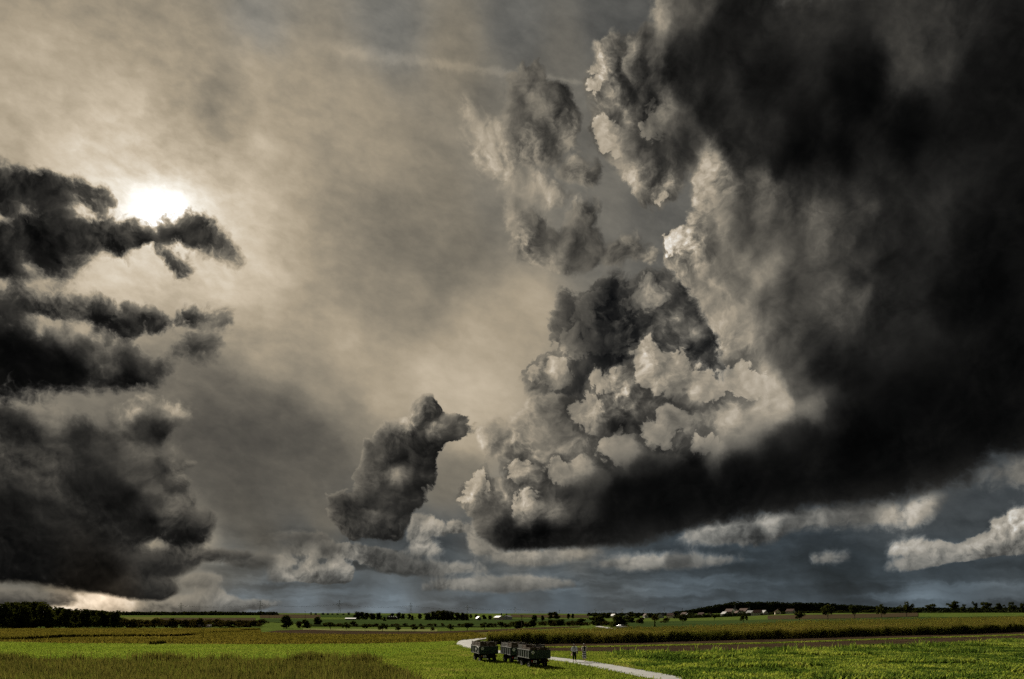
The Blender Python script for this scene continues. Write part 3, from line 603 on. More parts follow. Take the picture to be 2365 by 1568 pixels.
def soil(name, cols, scale, bump=.05, stretch=(1, 1, 1), fine=8.):
    """field ground: cols = list of (ramp position, colour)"""
    m, q, out = mat_base(name); b = q.new('ShaderNodeBsdfDiffuse'); b.inputs['Roughness'].default_value = 0.
    geo = q.new('ShaderNodeNewGeometry'); pv = q.v('MULTIPLY', geo.outputs['Position'], stretch)
    n1 = q.noise(pv, scale, 6, .65); n2 = q.noise(geo.outputs['Position'], fine, 3, .6)
    f = q.m('ADD', q.m('MULTIPLY', n1, .75), q.m('MULTIPLY', n2, .25))
    f = q.mr(f, .3, .7, 0., 1., 'LINEAR')
    q.put(b.inputs['Color'], q.ramp(f, cols))
    bp = q.new('ShaderNodeBump'); bp.inputs['Strength'].default_value = .8; bp.inputs['Distance'].default_value = bump
    q.put(bp.inputs['Height'], n2); q.put(b.inputs['Normal'], bp.outputs[0])
    m.node_tree.links.new(b.outputs[0], out.inputs[0]); return m
def leaf(name, cols, trans=.45, patch=.06, tv=.42):
    """leaves and blades: light comes through them; tone differs from leaf to leaf and in patches"""
    m, q, out = mat_base(name)
    at_ = q.new('ShaderNodeAttribute'); at_.attribute_name = 'tone'
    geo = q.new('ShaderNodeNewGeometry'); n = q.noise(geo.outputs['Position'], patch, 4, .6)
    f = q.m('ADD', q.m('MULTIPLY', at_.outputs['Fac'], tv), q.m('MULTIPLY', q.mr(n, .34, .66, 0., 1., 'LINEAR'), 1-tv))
    n0 = q.noise(geo.outputs['Position'], .045, 3, .55); f = q.m('ADD', f, q.m('MULTIPLY', q.m('SUBTRACT', n0, .5), .55))  # broad growth patches in the colour, also standing in for cloud shadow on fields
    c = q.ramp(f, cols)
    d = q.new('ShaderNodeBsdfDiffuse'); q.put(d.inputs['Color'], c)
    t = q.new('ShaderNodeBsdfTranslucent'); q.put(t.inputs['Color'], q.mix(1., c, (1.15, 1.05, .6, 1), 'MULTIPLY'))
    mx = q.new('ShaderNodeMixShader'); mx.inputs[0].default_value = trans
    m.node_tree.links.new(d.outputs[0], mx.inputs[1]); m.node_tree.links.new(t.outputs[0], mx.inputs[2])
    m.node_tree.links.new(mx.outputs[0], out.inputs[0]); return m

M_meadow = soil('meadow_ground', [(0, (.030, .048, .012)), (.35, (.05, .075, .016)), (.7, (.07, .095, .02)), (1, (.10, .105, .035))], .12, .06)
M_green = soil('young_crop', [(0, (.06, .11, .012)), (.5, (.085, .14, .016)), (1, (.105, .155, .022))], .06, .05)
M_soy = soil('ripening_crop', [(0, (.05, .045, .012)), (.5, (.085, .075, .018)), (1, (.115, .098, .026))], .09, .1, fine=3.)
M_plough = soil('ploughed_soil', [(0, (.022, .015, .010)), (.5, (.036, .025, .016)), (1, (.055, .038, .024))], .25, .1, fine=4.)
M_weedg = soil('weedy_ground', [(0, (.03, .03, .01)), (.5, (.05, .045, .015)), (1, (.07, .06, .02))], .3, .1)
M_pale = soil('pale_grass', [(0, (.10, .12, .04)), (1, (.15, .15, .06))], .1, .05)
M_fargr = soil('far_field_green', [(0, (.020, .034, .011)), (.5, (.030, .047, .014)), (1, (.042, .06, .018))], .012, .1, fine=.3)
M_farbr = soil('far_field_brown', [(0, (.035, .028, .018)), (1, (.06, .045, .025))], .012, .1, fine=.3)
M_fardk = soil('far_field_dark', [(0, (.02, .03, .01)), (1, (.035, .045, .014))], .012, .1, fine=.3)
M_faryl = soil('far_field_yellow', [(0, (.07, .07, .02)), (1, (.10, .10, .03))], .012, .1, fine=.3)
M_verge = soil('verge_grass', [(0, (.05, .085, .014)), (.5, (.085, .13, .02)), (1, (.11, .15, .03))], .5, .05)
M_road = plain('road_asphalt', (.28, .285, .28), .8, 0, .14, .5, .0)
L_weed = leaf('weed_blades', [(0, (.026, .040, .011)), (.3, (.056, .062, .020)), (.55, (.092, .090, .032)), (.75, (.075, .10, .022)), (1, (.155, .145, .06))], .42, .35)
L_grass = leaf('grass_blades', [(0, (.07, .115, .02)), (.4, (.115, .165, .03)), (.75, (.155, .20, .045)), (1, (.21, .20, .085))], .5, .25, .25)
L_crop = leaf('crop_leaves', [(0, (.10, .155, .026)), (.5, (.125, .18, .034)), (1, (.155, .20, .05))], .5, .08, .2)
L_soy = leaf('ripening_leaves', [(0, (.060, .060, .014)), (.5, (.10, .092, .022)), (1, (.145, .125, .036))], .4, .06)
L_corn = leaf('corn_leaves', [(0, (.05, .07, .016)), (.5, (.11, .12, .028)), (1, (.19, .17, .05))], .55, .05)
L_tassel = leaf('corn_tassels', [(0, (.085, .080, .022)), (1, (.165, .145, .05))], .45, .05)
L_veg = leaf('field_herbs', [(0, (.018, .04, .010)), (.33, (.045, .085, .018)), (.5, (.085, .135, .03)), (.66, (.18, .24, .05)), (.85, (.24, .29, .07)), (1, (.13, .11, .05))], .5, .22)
L_tree = leaf('tree_leaves', [(0, (.018, .022, .008)), (.5, (.03, .038, .010)), (1, (.05, .055, .014))], .25, .05)
L_tree2 = leaf('tree_leaves_rusty', [(0, (.022, .020, .009)), (.5, (.036, .032, .011)), (1, (.055, .045, .014))], .25, .05)
L_far = leaf('distant_wood_leaves', [(0, (.013, .018, .010)), (.5, (.020, .027, .012)), (1, (.034, .040, .015))], .15, .01)
M_bark = plain('bark', (.035, .028, .02), .95, 0, .3, 8., .02)

# ---------------------------------------------------------------- ground sheet and fields
def ground_sheet():
    rad = np.concatenate([[0.], np.linspace(6, 60, 10), np.exp(np.linspace(math.log(66), math.log(16000), 84))])
    ang = np.radians(np.concatenate([np.arange(-180, -50, 5.), np.arange(-50, 50, 1.), np.arange(50, 180, 5.)]))
    A, R = np.meshgrid(ang, rad[1:]); x = R*np.sin(A); y = R*np.cos(A)
    V = np.concatenate([[[0, 0, float(terrain(0, 0))]], np.stack([x.ravel(), y.ravel(), terrain(x, y).ravel()], 1)])
    na = len(ang); F = []
    for r in range(len(rad)-2):
        i = np.arange(na); j = (i+1) % na; a = 1+r*na
        F.append(np.stack([a+i, a+na+i, a+na+j, a+j], 1))
    me = np_mesh('ground', V, np.concatenate(F), M_meadow, True)
    i = 0
    o = link(bpy.data.objects.new('ground', me)); tag(o, kind='structure'); return o
ground_sheet()
def field(name, top, bot, mat, dz, cols=60, rows=10, skirt=0., kind='structure', bumpy=0.):
    """a field between two boundary lines of the photo, laid on the terrain"""
    px = np.linspace(max(top[0][0], bot[0][0]), min(top[-1][0], bot[-1][0]), cols)
    T = np.array([hit(p, lerp_line(top, p)) for p in px]); Bq = np.array([hit(p, lerp_line(bot, p)) for p in px])
    t = (np.linspace(0, 1, rows)**1.5)[:, None, None]
    P = Bq[None]*(1-t)+T[None]*t
    z = terrain(P[..., 0], P[..., 1])+dz
    if bumpy: z = z+RNG.uniform(-bumpy, bumpy, z.shape)
    V = np.concatenate([P, z[..., None]], 2).reshape(-1, 3)
    idx = np.arange(rows*cols).reshape(rows, cols)
    F = np.stack([idx[:-1, :-1], idx[:-1, 1:], idx[1:, 1:], idx[1:, :-1]], -1).reshape(-1, 4)
    if skirt:
        ring = list(idx[0])+list(idx[1:, -1])+list(idx[-1, :-1][::-1])+list(idx[1:-1, 0][::-1])
        n0 = len(V); V2 = V[ring].copy(); V2[:, 2] -= skirt; V = np.concatenate([V, V2]); k = len(ring)
        F = np.concatenate([F, np.array([[ring[(i+1) % k], ring[i], n0+i, n0+(i+1) % k] for i in range(k)])])
    o = link(bpy.data.objects.new(name, np_mesh(name, V, F, mat, True))); tag(o, kind=kind); return o
def project(x, y, z): return 1182.5+F0*x/y, HY-F0*(z-CAM_Z)/y
def inside(px, py, poly):
    r = np.zeros(px.shape, bool); n = len(poly)
    for i in range(n):
        (x1, y1), (x2, y2) = poly[i], poly[(i+1) % n]
        r ^= ((y1 > py) != (y2 > py)) & (px < (x2-x1)*(py-y1)/((y2-y1) or 1e-9)+x1)
    return r
def scatter(poly, n, dmin=20, dmax=400, margin=1.35):
    """random ground points inside a photo outline, evenly spread on the ground"""
    out = []; got = 0
    Q = np.array([hit(*p) for p in poly]); x0, y0 = Q.min(0); x1, y1 = Q.max(0); y1 = min(y1, dmax); y0 = max(y0, dmin)
    for _ in range(60):
        x = RNG.uniform(x0, x1, n*2); y = RNG.uniform(y0, y1, n*2); z = terrain(x, y)
        m = inside(*project(x, y, z), poly); out.append(np.stack([x, y, z], 1)[m]); got += m.sum()
        if got >= n: break
    return np.concatenate(out)[:n]
def blades(name, P, h, w, k, mat, lean=.35, label=None, cat=None, spread=.12, hv=.5, tonef=None):
    """tufts of k bent blades at every point (one mesh, too many to count)"""
    n = len(P); N = n*k; base = np.repeat(P, k, 0)+np.concatenate([RNG.normal(0, spread, (N, 2)), np.zeros((N, 1))], 1)
    a = RNG.uniform(0, 2*np.pi, N); H = np.repeat(np.broadcast_to(h, n), k)*RNG.uniform(1-hv, 1+hv*.6, N); L = RNG.uniform(.1, 1, N)*lean*H
    d = np.stack([np.cos(a), np.sin(a), 0*a], 1); s = np.stack([-np.sin(a), np.cos(a), 0*a], 1)*np.repeat(np.broadcast_to(w, n), k)[:, None]/2
    mid = base+d*(L*.35)[:, None]; mid[:, 2] += H*.6; tip = base+d*L[:, None]; tip[:, 2] += H
    V = np.stack([base-s*.7, base+s*.7, mid+s, mid-s, tip], 1).reshape(-1, 3)
    i = np.arange(N)*5
    F = np.concatenate([np.stack([i, i+1, i+2], 1), np.stack([i, i+2, i+3], 1), np.stack([i+3, i+2, i+4], 1)])
    tone = np.repeat(RNG.uniform(0, 1, n)*.5, k)+RNG.uniform(0, .5, N)
    o = link(bpy.data.objects.new(name, np_mesh(name, V, F, mat, False, np.tile(tone, 3)))); tag(o, label, cat, kind='stuff'); return o

# far fields on the slopes
field('field_far_meadow', [(600, 1429), (760, 1431), (1000, 1430), (1180, 1429.5)], [(600, 1436), (760, 1444), (1000, 1449), (1180, 1449)], M_fargr, .30, 30, 12)
field('field_far_ploughed', [(600, 1419), (740, 1420)], [(600, 1427.5), (740, 1429)], M_farbr, .42, 16, 8)
field('field_far_slope', [(735, 1418.5), (940, 1421)], [(735, 1425), (940, 1427.5)], M_fargr, .36, 16, 8)
field('field_far_stubble', [(262, 1426), (370, 1425.5)], [(262, 1434), (372, 1434)], M_faryl, .42, 16, 6)
field('field_far_fallow', [(370, 1427), (590, 1427)], [(370, 1434), (590, 1435)], M_farbr, .36, 16, 6)
field('field_far_hedge_strip', [(720, 1444), (1180, 1447)], [(720, 1447), (1180, 1449)], M_fardk, .55, 24, 3)
field('field_valley_green', [(1180, 1429), (1330, 1430), (1400, 1434)], [(1180, 1437), (1330, 1437), (1400, 1440)], M_fargr, .48, 20, 6)
field('field_ridge', [(1180, 1419.5), (1360, 1421)], [(1180, 1426), (1360, 1427)], M_farbr, .42, 16, 6)
field('field_behind_corn', [(1440, 1436), (1600, 1434), (1773, 1431), (2000, 1427), (2364, 1423)], [(1440, 1452), (1600, 1450), (1773, 1444), (2000, 1437), (2364, 1430)], M_fargr, .10, 40, 8)
field('field_stubble_by_trees', [(1773, 1422), (1950, 1419), (2120, 1415.5)], [(1773, 1431), (1950, 1429), (2120, 1424)], M_farbr, .16, 24, 8)
field('field_pale_strip', [(700, 1452), (850, 1453), (1010, 1454)], [(700, 1456), (850, 1458), (1010, 1459)], M_pale, .12, 24, 4)
PL_T = [(602, 1462.5), (640, 1457), (716, 1455), (816, 1458.5), (916, 1460), (1016, 1459), (1078, 1457), (1182, 1452.5), (1270, 1448.5), (1340, 1447)]
PL_B = [(602, 1463), (655, 1465), (741, 1466), (816, 1467), (916, 1466.5), (1016, 1465.5), (1091, 1461), (1182, 1457), (1270, 1452), (1340, 1449)]
field('field_ploughed', PL_T, PL_B, M_plough, .16, 60, 8)
SOY_T = [(-160, 1453), (0, 1453), (300, 1452.5), (590, 1452.5), (605, 1463), (741, 1466.5), (816, 1467.3), (916, 1467), (1016, 1466), (1091, 1461.5), (1130, 1461)]
SOY_B = [(-160, 1483), (0, 1483), (150, 1486.5), (600, 1489), (850, 1487.5), (1000, 1483.5), (1060, 1480.5), (1130, 1474)]
field('field_ripening', SOY_T, SOY_B, M_soy, .10, 70, 16)
GR_B = [(-160, 1532), (0, 1532), (600, 1532), (830, 1529), (960, 1510), (1050, 1494)]
field('field_young_crop', SOY_B[:-1], GR_B, M_green, .05, 70, 14)
WEED = [(-160, 1531), (0, 1531), (600, 1531), (760, 1530), (815, 1529), (850, 1532), (885, 1541), (915, 1551), (945, 1565), (965, 1578), (975, 1600), (-160, 1600)]
field('field_weedy_fallow', [(-160, 1530), (0, 1530), (600, 1530), (820, 1529)], [(-160, 1600), (820, 1600)], M_weedg, .09, 40, 12)
# right of the road
BASE_C = [(1128, 1488), (1141, 1489), (1220, 1487.5), (1432, 1485), (1557, 1481.5), (1773, 1476), (2023, 1468.5), (2198, 1465), (2364, 1458.5), (2520, 1452)]
LINE_Y = [(1240, 1497.5), (1400, 1495), (1773, 1487), (2000, 1479), (2364, 1467.5), (2520, 1463)]
BR_B = [(1240, 1507.5), (1400, 1508.5), (1500, 1508), (1773, 1501.5), (2023, 1493.5), (2198, 1486), (2364, 1476.5), (2520, 1469)]
off = lambda l, d: [(x, y+d) for x, y in l]
field('field_tilled_upper', [(1240, 1487)]+BASE_C[3:], LINE_Y, M_plough, .06, 60, 6)
field('field_tilled_lower', LINE_Y, BR_B, M_plough, .07, 60, 6)
field('field_herbs', BR_B[1:], [(1400, 1531), (1507, 1552), (1640, 1600), (2520, 1600)], M_verge, .05, 60, 20)

# the road
RC = [(1700, 1606), (1614, 1587), (1530, 1568), (1470, 1555.5), (1417, 1545), (1345, 1532), (1265, 1521.5), (1200, 1513.5), (1147, 1506.5), (1105, 1499), (1082, 1492.5), (1074, 1486.5), (1080, 1481), (1096, 1477.3), (1125, 1474.5), (1160, 1472.5)]
def spline(P, n=8):
    P = [np.array(p, float) for p in P]; out = []
    for i in range(len(P)-1):
        a, b, c, d = P[max(i-1, 0)], P[i], P[i+1], P[min(i+2, len(P)-1)]
        for k in range(n):
            t = k/n; out.append(.5*((2*b)+(-a+c)*t+(2*a-5*b+4*c-d)*t*t+(-a+3*b-3*c+d)*t**3))
    return np.array(out+[P[-1]])
ROAD = spline([hit(*p) for p in RC])
def ribbon(name, C, w, dz, mat, off=0.):
    d = np.gradient(C, axis=0); d /= np.linalg.norm(d, axis=1)[:, None]; nrm = np.stack([-d[:, 1], d[:, 0]], 1); k = 5
    V = []
    for j in range(k):
        t = (j/(k-1)-.5)*w+off; Q = C+nrm*t
        V.append(np.stack([Q[:, 0], Q[:, 1], terrain(Q[:, 0], Q[:, 1])+dz+(.02 if 0 < j < k-1 else 0)], 1))
    V = np.stack(V, 1).reshape(-1, 3); n = len(C); idx = np.arange(n*k).reshape(n, k)
    F = np.stack([idx[:-1, :-1], idx[:-1, 1:], idx[1:, 1:], idx[1:, :-1]], -1).reshape(-1, 4)
    o = link(bpy.data.objects.new(name, np_mesh(name, V, F, mat, True))); tag(o, kind='structure'); return o
ROADW = 2.75
ribbon('road_verge', ROAD, ROADW+.9, .075, M_weedg)
ribbon('road', ROAD, ROADW, .11, M_road)
ribbon('lane', spline([hit(*p) for p in ((1380, 1447), (1396, 1450), (1410, 1453.5), (1420, 1456))]), 2.6, .2, M_road)

# ---------------------------------------------------------------- ground cover
def road_dist(P):
    D = np.full(len(P), 1e9)
    for c in ROAD[::2]: D = np.minimum(D, np.hypot(P[:, 0]-c[0], P[:, 1]-c[1]))
    return D
P = scatter(WEED, 26000, 30, 130)
blades('weeds', P, RNG.gamma(6, .068, len(P)), .05, 4, L_weed, .5, spread=.2)
P = scatter([(-60, 1529.5), (600, 1530), (815, 1527.5), (850, 1531), (885, 1540), (905, 1545), (850, 1536), (770, 1534), (600, 1534), (-60, 1533.5)], 1500, 30, 130)
m = np.sin(P[:, 0]*.9)+np.sin(P[:, 0]*.37+1)+RNG.normal(0, .6, len(P)) > .6
blades('tall_weeds', P[m], .95, .06, 6, L_weed, .4, spread=.16)
MEAD = [(830, 1528), (960, 1508), (1060, 1490), (1075, 1497), (1110, 1503), (1200, 1516), (1345, 1536), (1420, 1548), (1500, 1568), (1560, 1590), (1560, 1605), (975, 1605), (965, 1575), (910, 1548), (860, 1534)]
P = scatter(MEAD, 29000, 30, 130); P = P[road_dist(P) > ROADW/2+RNG.uniform(-.25, .25, len(P))]
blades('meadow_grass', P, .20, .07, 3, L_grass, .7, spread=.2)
VERGE = [(1150, 1492), (1240, 1507), (1400, 1508.5), (1400, 1531), (1507, 1552), (1640, 1600), (1560, 1600), (1430, 1543), (1357, 1530), (1265, 1518), (1150, 1504)]
P = scatter(VERGE, 14000, 30, 130); P = P[road_dist(P) > ROADW/2+RNG.uniform(-.25, .25, len(P))]
blades('verge_grass', P, .24, .07, 3, L_grass, .6, spread=.18)
HERB = [(1290, 1510)]+[(x, y+1.5) for x, y in BR_B[1:-1]]+[(2440, 1473), (2440, 1600), (1660, 1600), (1520, 1554), (1400, 1531)]
P = scatter(HERB, 34000, 30, 200)
hs = .22+.25*(np.sin(P[:, 0]*.35+P[:, 1]*.11)+np.sin(P[:, 1]*.5-P[:, 0]*.13) > .7)
blades('field_herb_leaves', P, hs, .13, 4, L_veg, 1.0, spread=.22)
P = scatter(off(BR_B[1:-1], 2.)+[(2364, 1485), (2198, 1495), (2000, 1504), (1773, 1511), (1500, 1518), (1400, 1518)], 1500, 30, 200)
blades('field_edge_weeds', P, RNG.gamma(4, .09, len(P)), .10, 5, L_veg, .7, spread=.25)
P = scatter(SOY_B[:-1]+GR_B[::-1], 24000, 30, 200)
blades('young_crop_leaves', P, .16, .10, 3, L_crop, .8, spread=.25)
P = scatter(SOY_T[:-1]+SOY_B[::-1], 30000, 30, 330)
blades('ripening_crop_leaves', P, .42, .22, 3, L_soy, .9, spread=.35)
P = scatter(off(LINE_Y, -1.2)+off(LINE_Y, .6)[::-1], 9000, 30, 300)
blades('grass_strip', P, .22, .10, 3, L_grass, .6, spread=.1)

# tall crop whose cut edge stands in its own shade (left)
def crop_block(name, top, bot, h, mat_leaf, n_edge, n_top, edge_depth=1.5, w=.10):
    """standing crop: a dense edge facing the camera and a field of tops"""
    line = np.array([hit(*p) for p in spline(bot, 10)]); seg = np.linalg.norm(np.diff(line, axis=0), axis=1); cum = np.concatenate([[0], np.cumsum(seg)])
    t = RNG.uniform(0, cum[-1], n_edge); x = np.interp(t, cum, line[:, 0]); y = np.interp(t, cum, line[:, 1])+RNG.uniform(0, edge_depth, n_edge)
    return np.stack([x, y, terrain(x, y)], 1)
for bl, hh in (([(-160, 1481), (0, 1480.5), (60, 1480), (110, 1477), (200, 1473.8), (300, 1473), (420, 1472), (455, 1463.5)], 1.0), ([(338, 1489), (360, 1489), (375, 1482.5)], .8), ([(480, 1462.5), (520, 1462), (556, 1461)], .7), ([(555, 1458), (595, 1456)], .8)):
    E = crop_block('x', None, bl, hh, None, 3200 if hh == 1.0 else 300, 0, 3.)
    blades('standing_crop_edge', E, hh, .16, 4, L_soy, .35, spread=.12, hv=.15)

# maize
def maize_variant(seed):
    r = np.random.default_rng(seed); V = []; F = []; tone = []
    def tri(a, b, c, tn): n = len(V); V.extend([a, b, c]); F.append((n, n+1, n+2)); tone.append(tn)
    H = 1.0
    tri((-.012, 0, 0), (.012, 0, 0), (0, 0, .92), .3); tri((0, -.012, 0), (0, .012, 0), (0, 0, .92), .2)
    for i in range(9):
        z = .12+.75*i/9; a = r.uniform(0, 6.28); L = r.uniform(.22, .36); d = np.array([math.cos(a), math.sin(a), 0]); s = np.array([-math.sin(a), math.cos(a), 0])*.024
        b = np.array([0, 0, z]); m_ = b+d*L*.5+np.array([0, 0, .13]); e = b+d*L+np.array([0, 0, r.uniform(-.06, .08)])
        tri(b-s*.6, b+s*.6, m_+s, .2+.06*i); tri(b-s*.6, m_+s, m_-s, .2+.06*i); tri(m_-s, m_+s, e, .25+.06*i)
    return np.array(V), np.array(F), np.array(tone)
def tassel_variant(seed):
    r = np.random.default_rng(seed); V = []; F = []; tone = []
    for i in range(5):
        a = r.uniform(0, 6.28); d = np.array([math.cos(a), math.sin(a), 0])*r.uniform(.02, .07); s = np.array([-math.sin(a), math.cos(a), 0])*.012
        n = len(V); V.extend([np.array([0, 0, .86])-s, np.array([0, 0, .86])+s, np.array([0, 0, r.uniform(.98, 1.08)])+d]); F.append((n, n+1, n+2)); tone.append(r.uniform(0, 1))
    return np.array(V), np.array(F), np.array(tone)
def plants(name, P, H, variants, mat):
    Vs, Fs, Ts = [], [], []; n0 = 0; pick = RNG.integers(0, len(variants), len(P)); rot = RNG.uniform(0, 6.28, len(P)); hv = H*RNG.uniform(.80, 1.1, len(P))*(1+.07*np.sin(P[:, 0]*.7)+.05*np.sin(P[:, 0]*2.3+P[:, 1]))
    for k, (v, f, t) in enumerate(variants):
        i = np.where(pick == k)[0]
        if not len(i): continue
        c, s = np.cos(rot[i])[:, None], np.sin(rot[i])[:, None]; h = hv[i][:, None]
        x = (v[None, :, 0]*c-v[None, :, 1]*s)*h+P[i, 0][:, None]; y = (v[None, :, 0]*s+v[None, :, 1]*c)*h+P[i, 1][:, None]; z = v[None, :, 2]*h+P[i, 2][:, None]
        Vs.append(np.stack([x, y, z], 2).reshape(-1, 3)); Fs.append((f[None]+(np.arange(len(i))*len(v))[:, None, None]).reshape(-1, 3)+n0); n0 += len(i)*len(v)
        Ts.append((t[None]*.7+RNG.uniform(0, .3, (len(i), 1))).ravel())
    o = link(bpy.data.objects.new(name, np_mesh(name, np.concatenate(Vs), np.concatenate(Fs), mat, False, np.concatenate(Ts)))); tag(o, kind='stuff'); return o
MV = [maize_variant(i) for i in range(6)]; TV = [tassel_variant(i) for i in range(6)]
def maize_field(front, depth_end, H, n_front, n_top, deep=6.):
    line = np.array([hit(*p) for p in spline(front, 8)]); seg = np.linalg.norm(np.diff(line, axis=0), axis=1); cum = np.concatenate([[0], np.cumsum(seg)])
    t = RNG.uniform(0, cum[-1], n_front); x = np.interp(t, cum, line[:, 0]); D0 = np.interp(t, cum, line[:, 1]); y = D0+RNG.uniform(0, 1, n_front)**1.5*deep
    A = np.stack([x*y/D0, y, terrain(x*y/D0, y)], 1)
    t = RNG.uniform(0, cum[-1], n_top); x = np.interp(t, cum, line[:, 0]); D0 = np.interp(t, cum, line[:, 1]); px = 1182.5+F0*x/D0
    De = np.interp(px, *zip(*depth_end)); y = D0+RNG.uniform(0, 1, n_top)*(De-D0); X = x/D0*y
    Bt = np.stack([X, y, terrain(X, y)], 1)
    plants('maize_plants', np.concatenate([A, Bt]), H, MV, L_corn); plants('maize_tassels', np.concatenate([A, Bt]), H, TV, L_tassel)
maize_field(BASE_C, [(1128, 122), (1180, 150), (1300, 165), (1500, 172), (1773, 190), (2050, 215), (2364, 250), (2520, 270)], 1.78, 9500, 17000)
field('field_maize_floor', [(1135, 1475), (1182, 1465), (1400, 1461), (1550, 1459.5), (1773, 1454), (2023, 1447), (2364, 1434), (2520, 1430)], off(BASE_C, -.6), M_plough, .09, 60, 10)
# ---------------------------------------------------------------- trees
def crown_mesh(name, seed, kind, mat, n=900):
    """unit-height crown of leaf sprays spread through lobes; sky shows between them"""
    r = np.random.default_rng(seed); lobes = []
    if kind == 'round':
        for i in range(16):
            a = r.uniform(0, 6.28); q = r.uniform(0, .30); z = r.uniform(.12, .88); k = max(.3, 1-abs(z-.46)*1.4)
            lobes.append((math.cos(a)*q*k*1.15, math.sin(a)*q*k*1.15, z, r.uniform(.10, .17)))
    elif kind == 'spread':
        for i in range(15):
            a = r.uniform(0, 6.28); q = r.uniform(.05, .40); z = .62+r.uniform(-.22, .22)-q*.25
            lobes.append((math.cos(a)*q, math.sin(a)*q, z, r.uniform(.09, .16)))
        lobes.append((0, 0, .82, .14))
    elif kind == 'ragged':
        for i in range(13):
            a = r.uniform(0, 6.28); q = r.uniform(.0, .40); z = r.uniform(.30, .93)
            lobes.append((math.cos(a)*q, math.sin(a)*q, z, r.uniform(.09, .17)))
    elif kind == 'column':
        for i in range(9): lobes.append((r.normal(0, .02), r.normal(0, .02), .16+.80*i/9, .09*(1-.5*i/9)))
    else:   # bush
        for i in range(12):
            a = r.uniform(0, 6.28); q = r.uniform(0, .46); z = r.uniform(.12, .78)*(1-q*.6)
            lobes.append((math.cos(a)*q, math.sin(a)*q, z, r.uniform(.13, .22)))
    lb = np.array(lobes); w = lb[:, 3]**2; pick = r.choice(len(lb), n, p=w/w.sum())
    d = r.normal(0, 1, (n, 3)); d /= np.linalg.norm(d, axis=1)[:, None]
    rad = r.uniform(.35, 1.0, n)**.6*(1+r.normal(0, .13, n))
    C = lb[pick, :3]+d*(lb[pick, 3]*rad)[:, None]; C[:, 2] = np.maximum(C[:, 2], .03)
    nrm = d*.6+r.normal(0, .6, (n, 3)); nrm /= np.linalg.norm(nrm, axis=1)[:, None]
    u = np.cross(nrm, r.normal(0, 1, (n, 3))); u /= np.linalg.norm(u, axis=1)[:, None]; v = np.cross(nrm, u)
    s = r.uniform(.018, .046, n)[:, None]
    a0 = C-u*s*1.3; a1 = C-v*s*.8; a2 = C+u*s*1.5; a3 = C+v*s*.9
    V = np.stack([a0, a1, a2, a3], 1).reshape(-1, 3); i = np.arange(n)*4
    V[:, 2] /= np.percentile(V[:, 2], 99.7); V[:, :2] *= .5/np.percentile(np.hypot(V[:, 0], V[:, 1]), 97)
    return np_mesh(name, V, np.stack([i, i+1, i+2, i+3], 1), mat, False, r.uniform(0, 1, n))
def trunk_mesh(name, seed, kind):
    r = np.random.default_rng(seed); mb = MB(); th = {'round': .35, 'spread': .42, 'ragged': .5, 'column': .9, 'bush': .3}[kind]; tr = {'round': .03, 'spread': .028, 'ragged': .022, 'column': .015, 'bush': .02}[kind]
    mb.limb([(0, 0, -.04, tr*1.5), (.004, 0, .06, tr), (r.normal(0, .01), r.normal(0, .01), th*.6, tr*.8), (r.normal(0, .02), r.normal(0, .02), th, tr*.6)], 7)
    for i in range(6 if kind != 'column' else 2):
        a = r.uniform(0, 6.28); z0 = th*r.uniform(.45, .95); L = r.uniform(.15, .32) if kind != 'bush' else r.uniform(.2, .4)
        mb.limb([(0, 0, z0, tr*.55), (math.cos(a)*L*.5, math.sin(a)*L*.5, z0+L*.55, tr*.35), (math.cos(a)*L, math.sin(a)*L, z0+L*r.uniform(.7, 1.2), tr*.12)], 5)
    return mb.mesh(name, M_bark, True)
TREES = {}
for kd, mt, num, n in (('round', L_tree, 4, 1500), ('spread', L_tree, 4, 1000), ('ragged', L_tree, 4, 1200), ('column', L_tree, 1, 500), ('bush', L_tree2, 4, 1300)):
    TREES[kd] = [(crown_mesh('crown', 100+7*i+len(kd), kd, mt, n), trunk_mesh('trunk', 50+i, kd)) for i in range(num)]
WORDS = ['first', 'second', 'third', 'fourth', 'fifth', 'sixth', 'seventh', 'eighth', 'ninth', 'tenth', 'eleventh', 'twelfth', 'thirteenth', 'fourteenth', 'fifteenth', 'sixteenth',
 'seventeenth', 'eighteenth', 'nineteenth', 'twentieth', 'twenty-first', 'twenty-second', 'twenty-third', 'twenty-fourth', 'twenty-fifth', 'twenty-sixth', 'twenty-seventh', 'twenty-eighth', 'twenty-ninth', 'thirtieth',
 'thirty-first', 'thirty-second', 'thirty-third', 'thirty-fourth', 'thirty-fifth', 'thirty-sixth', 'thirty-seventh', 'thirty-eighth', 'thirty-ninth', 'fortieth']
_tc = [0]
def tree(kind, px, top, base, wpx, label, group, D=None, name=None, cat=None):
    """a tree whose top shows at row `top`; its foot stands on the terrain where row `base` meets it (or at distance D)"""
    if D is None: x, D = hit(px, base)
    else: x = (px-1182.5)/F0*D
    p = on(x, D); h = max(1.2, CAM_Z+(HY-top)*D/F0-p.z); w = wpx*D/F0
    cr, tr = TREES[kind][_tc[0] % len(TREES[kind])]; _tc[0] += 1
    o = empty(name or ('bush' if kind == 'bush' else 'tree'), p, (_tc[0]*2.399) % 6.283)
    o.scale = (w, w, h)
    link(bpy.data.objects.new('trunk', tr), o); link(bpy.data.objects.new('crown', cr), o)
    tag(o, label, cat or ('bush' if kind == 'bush' else 'tree'), group); return o
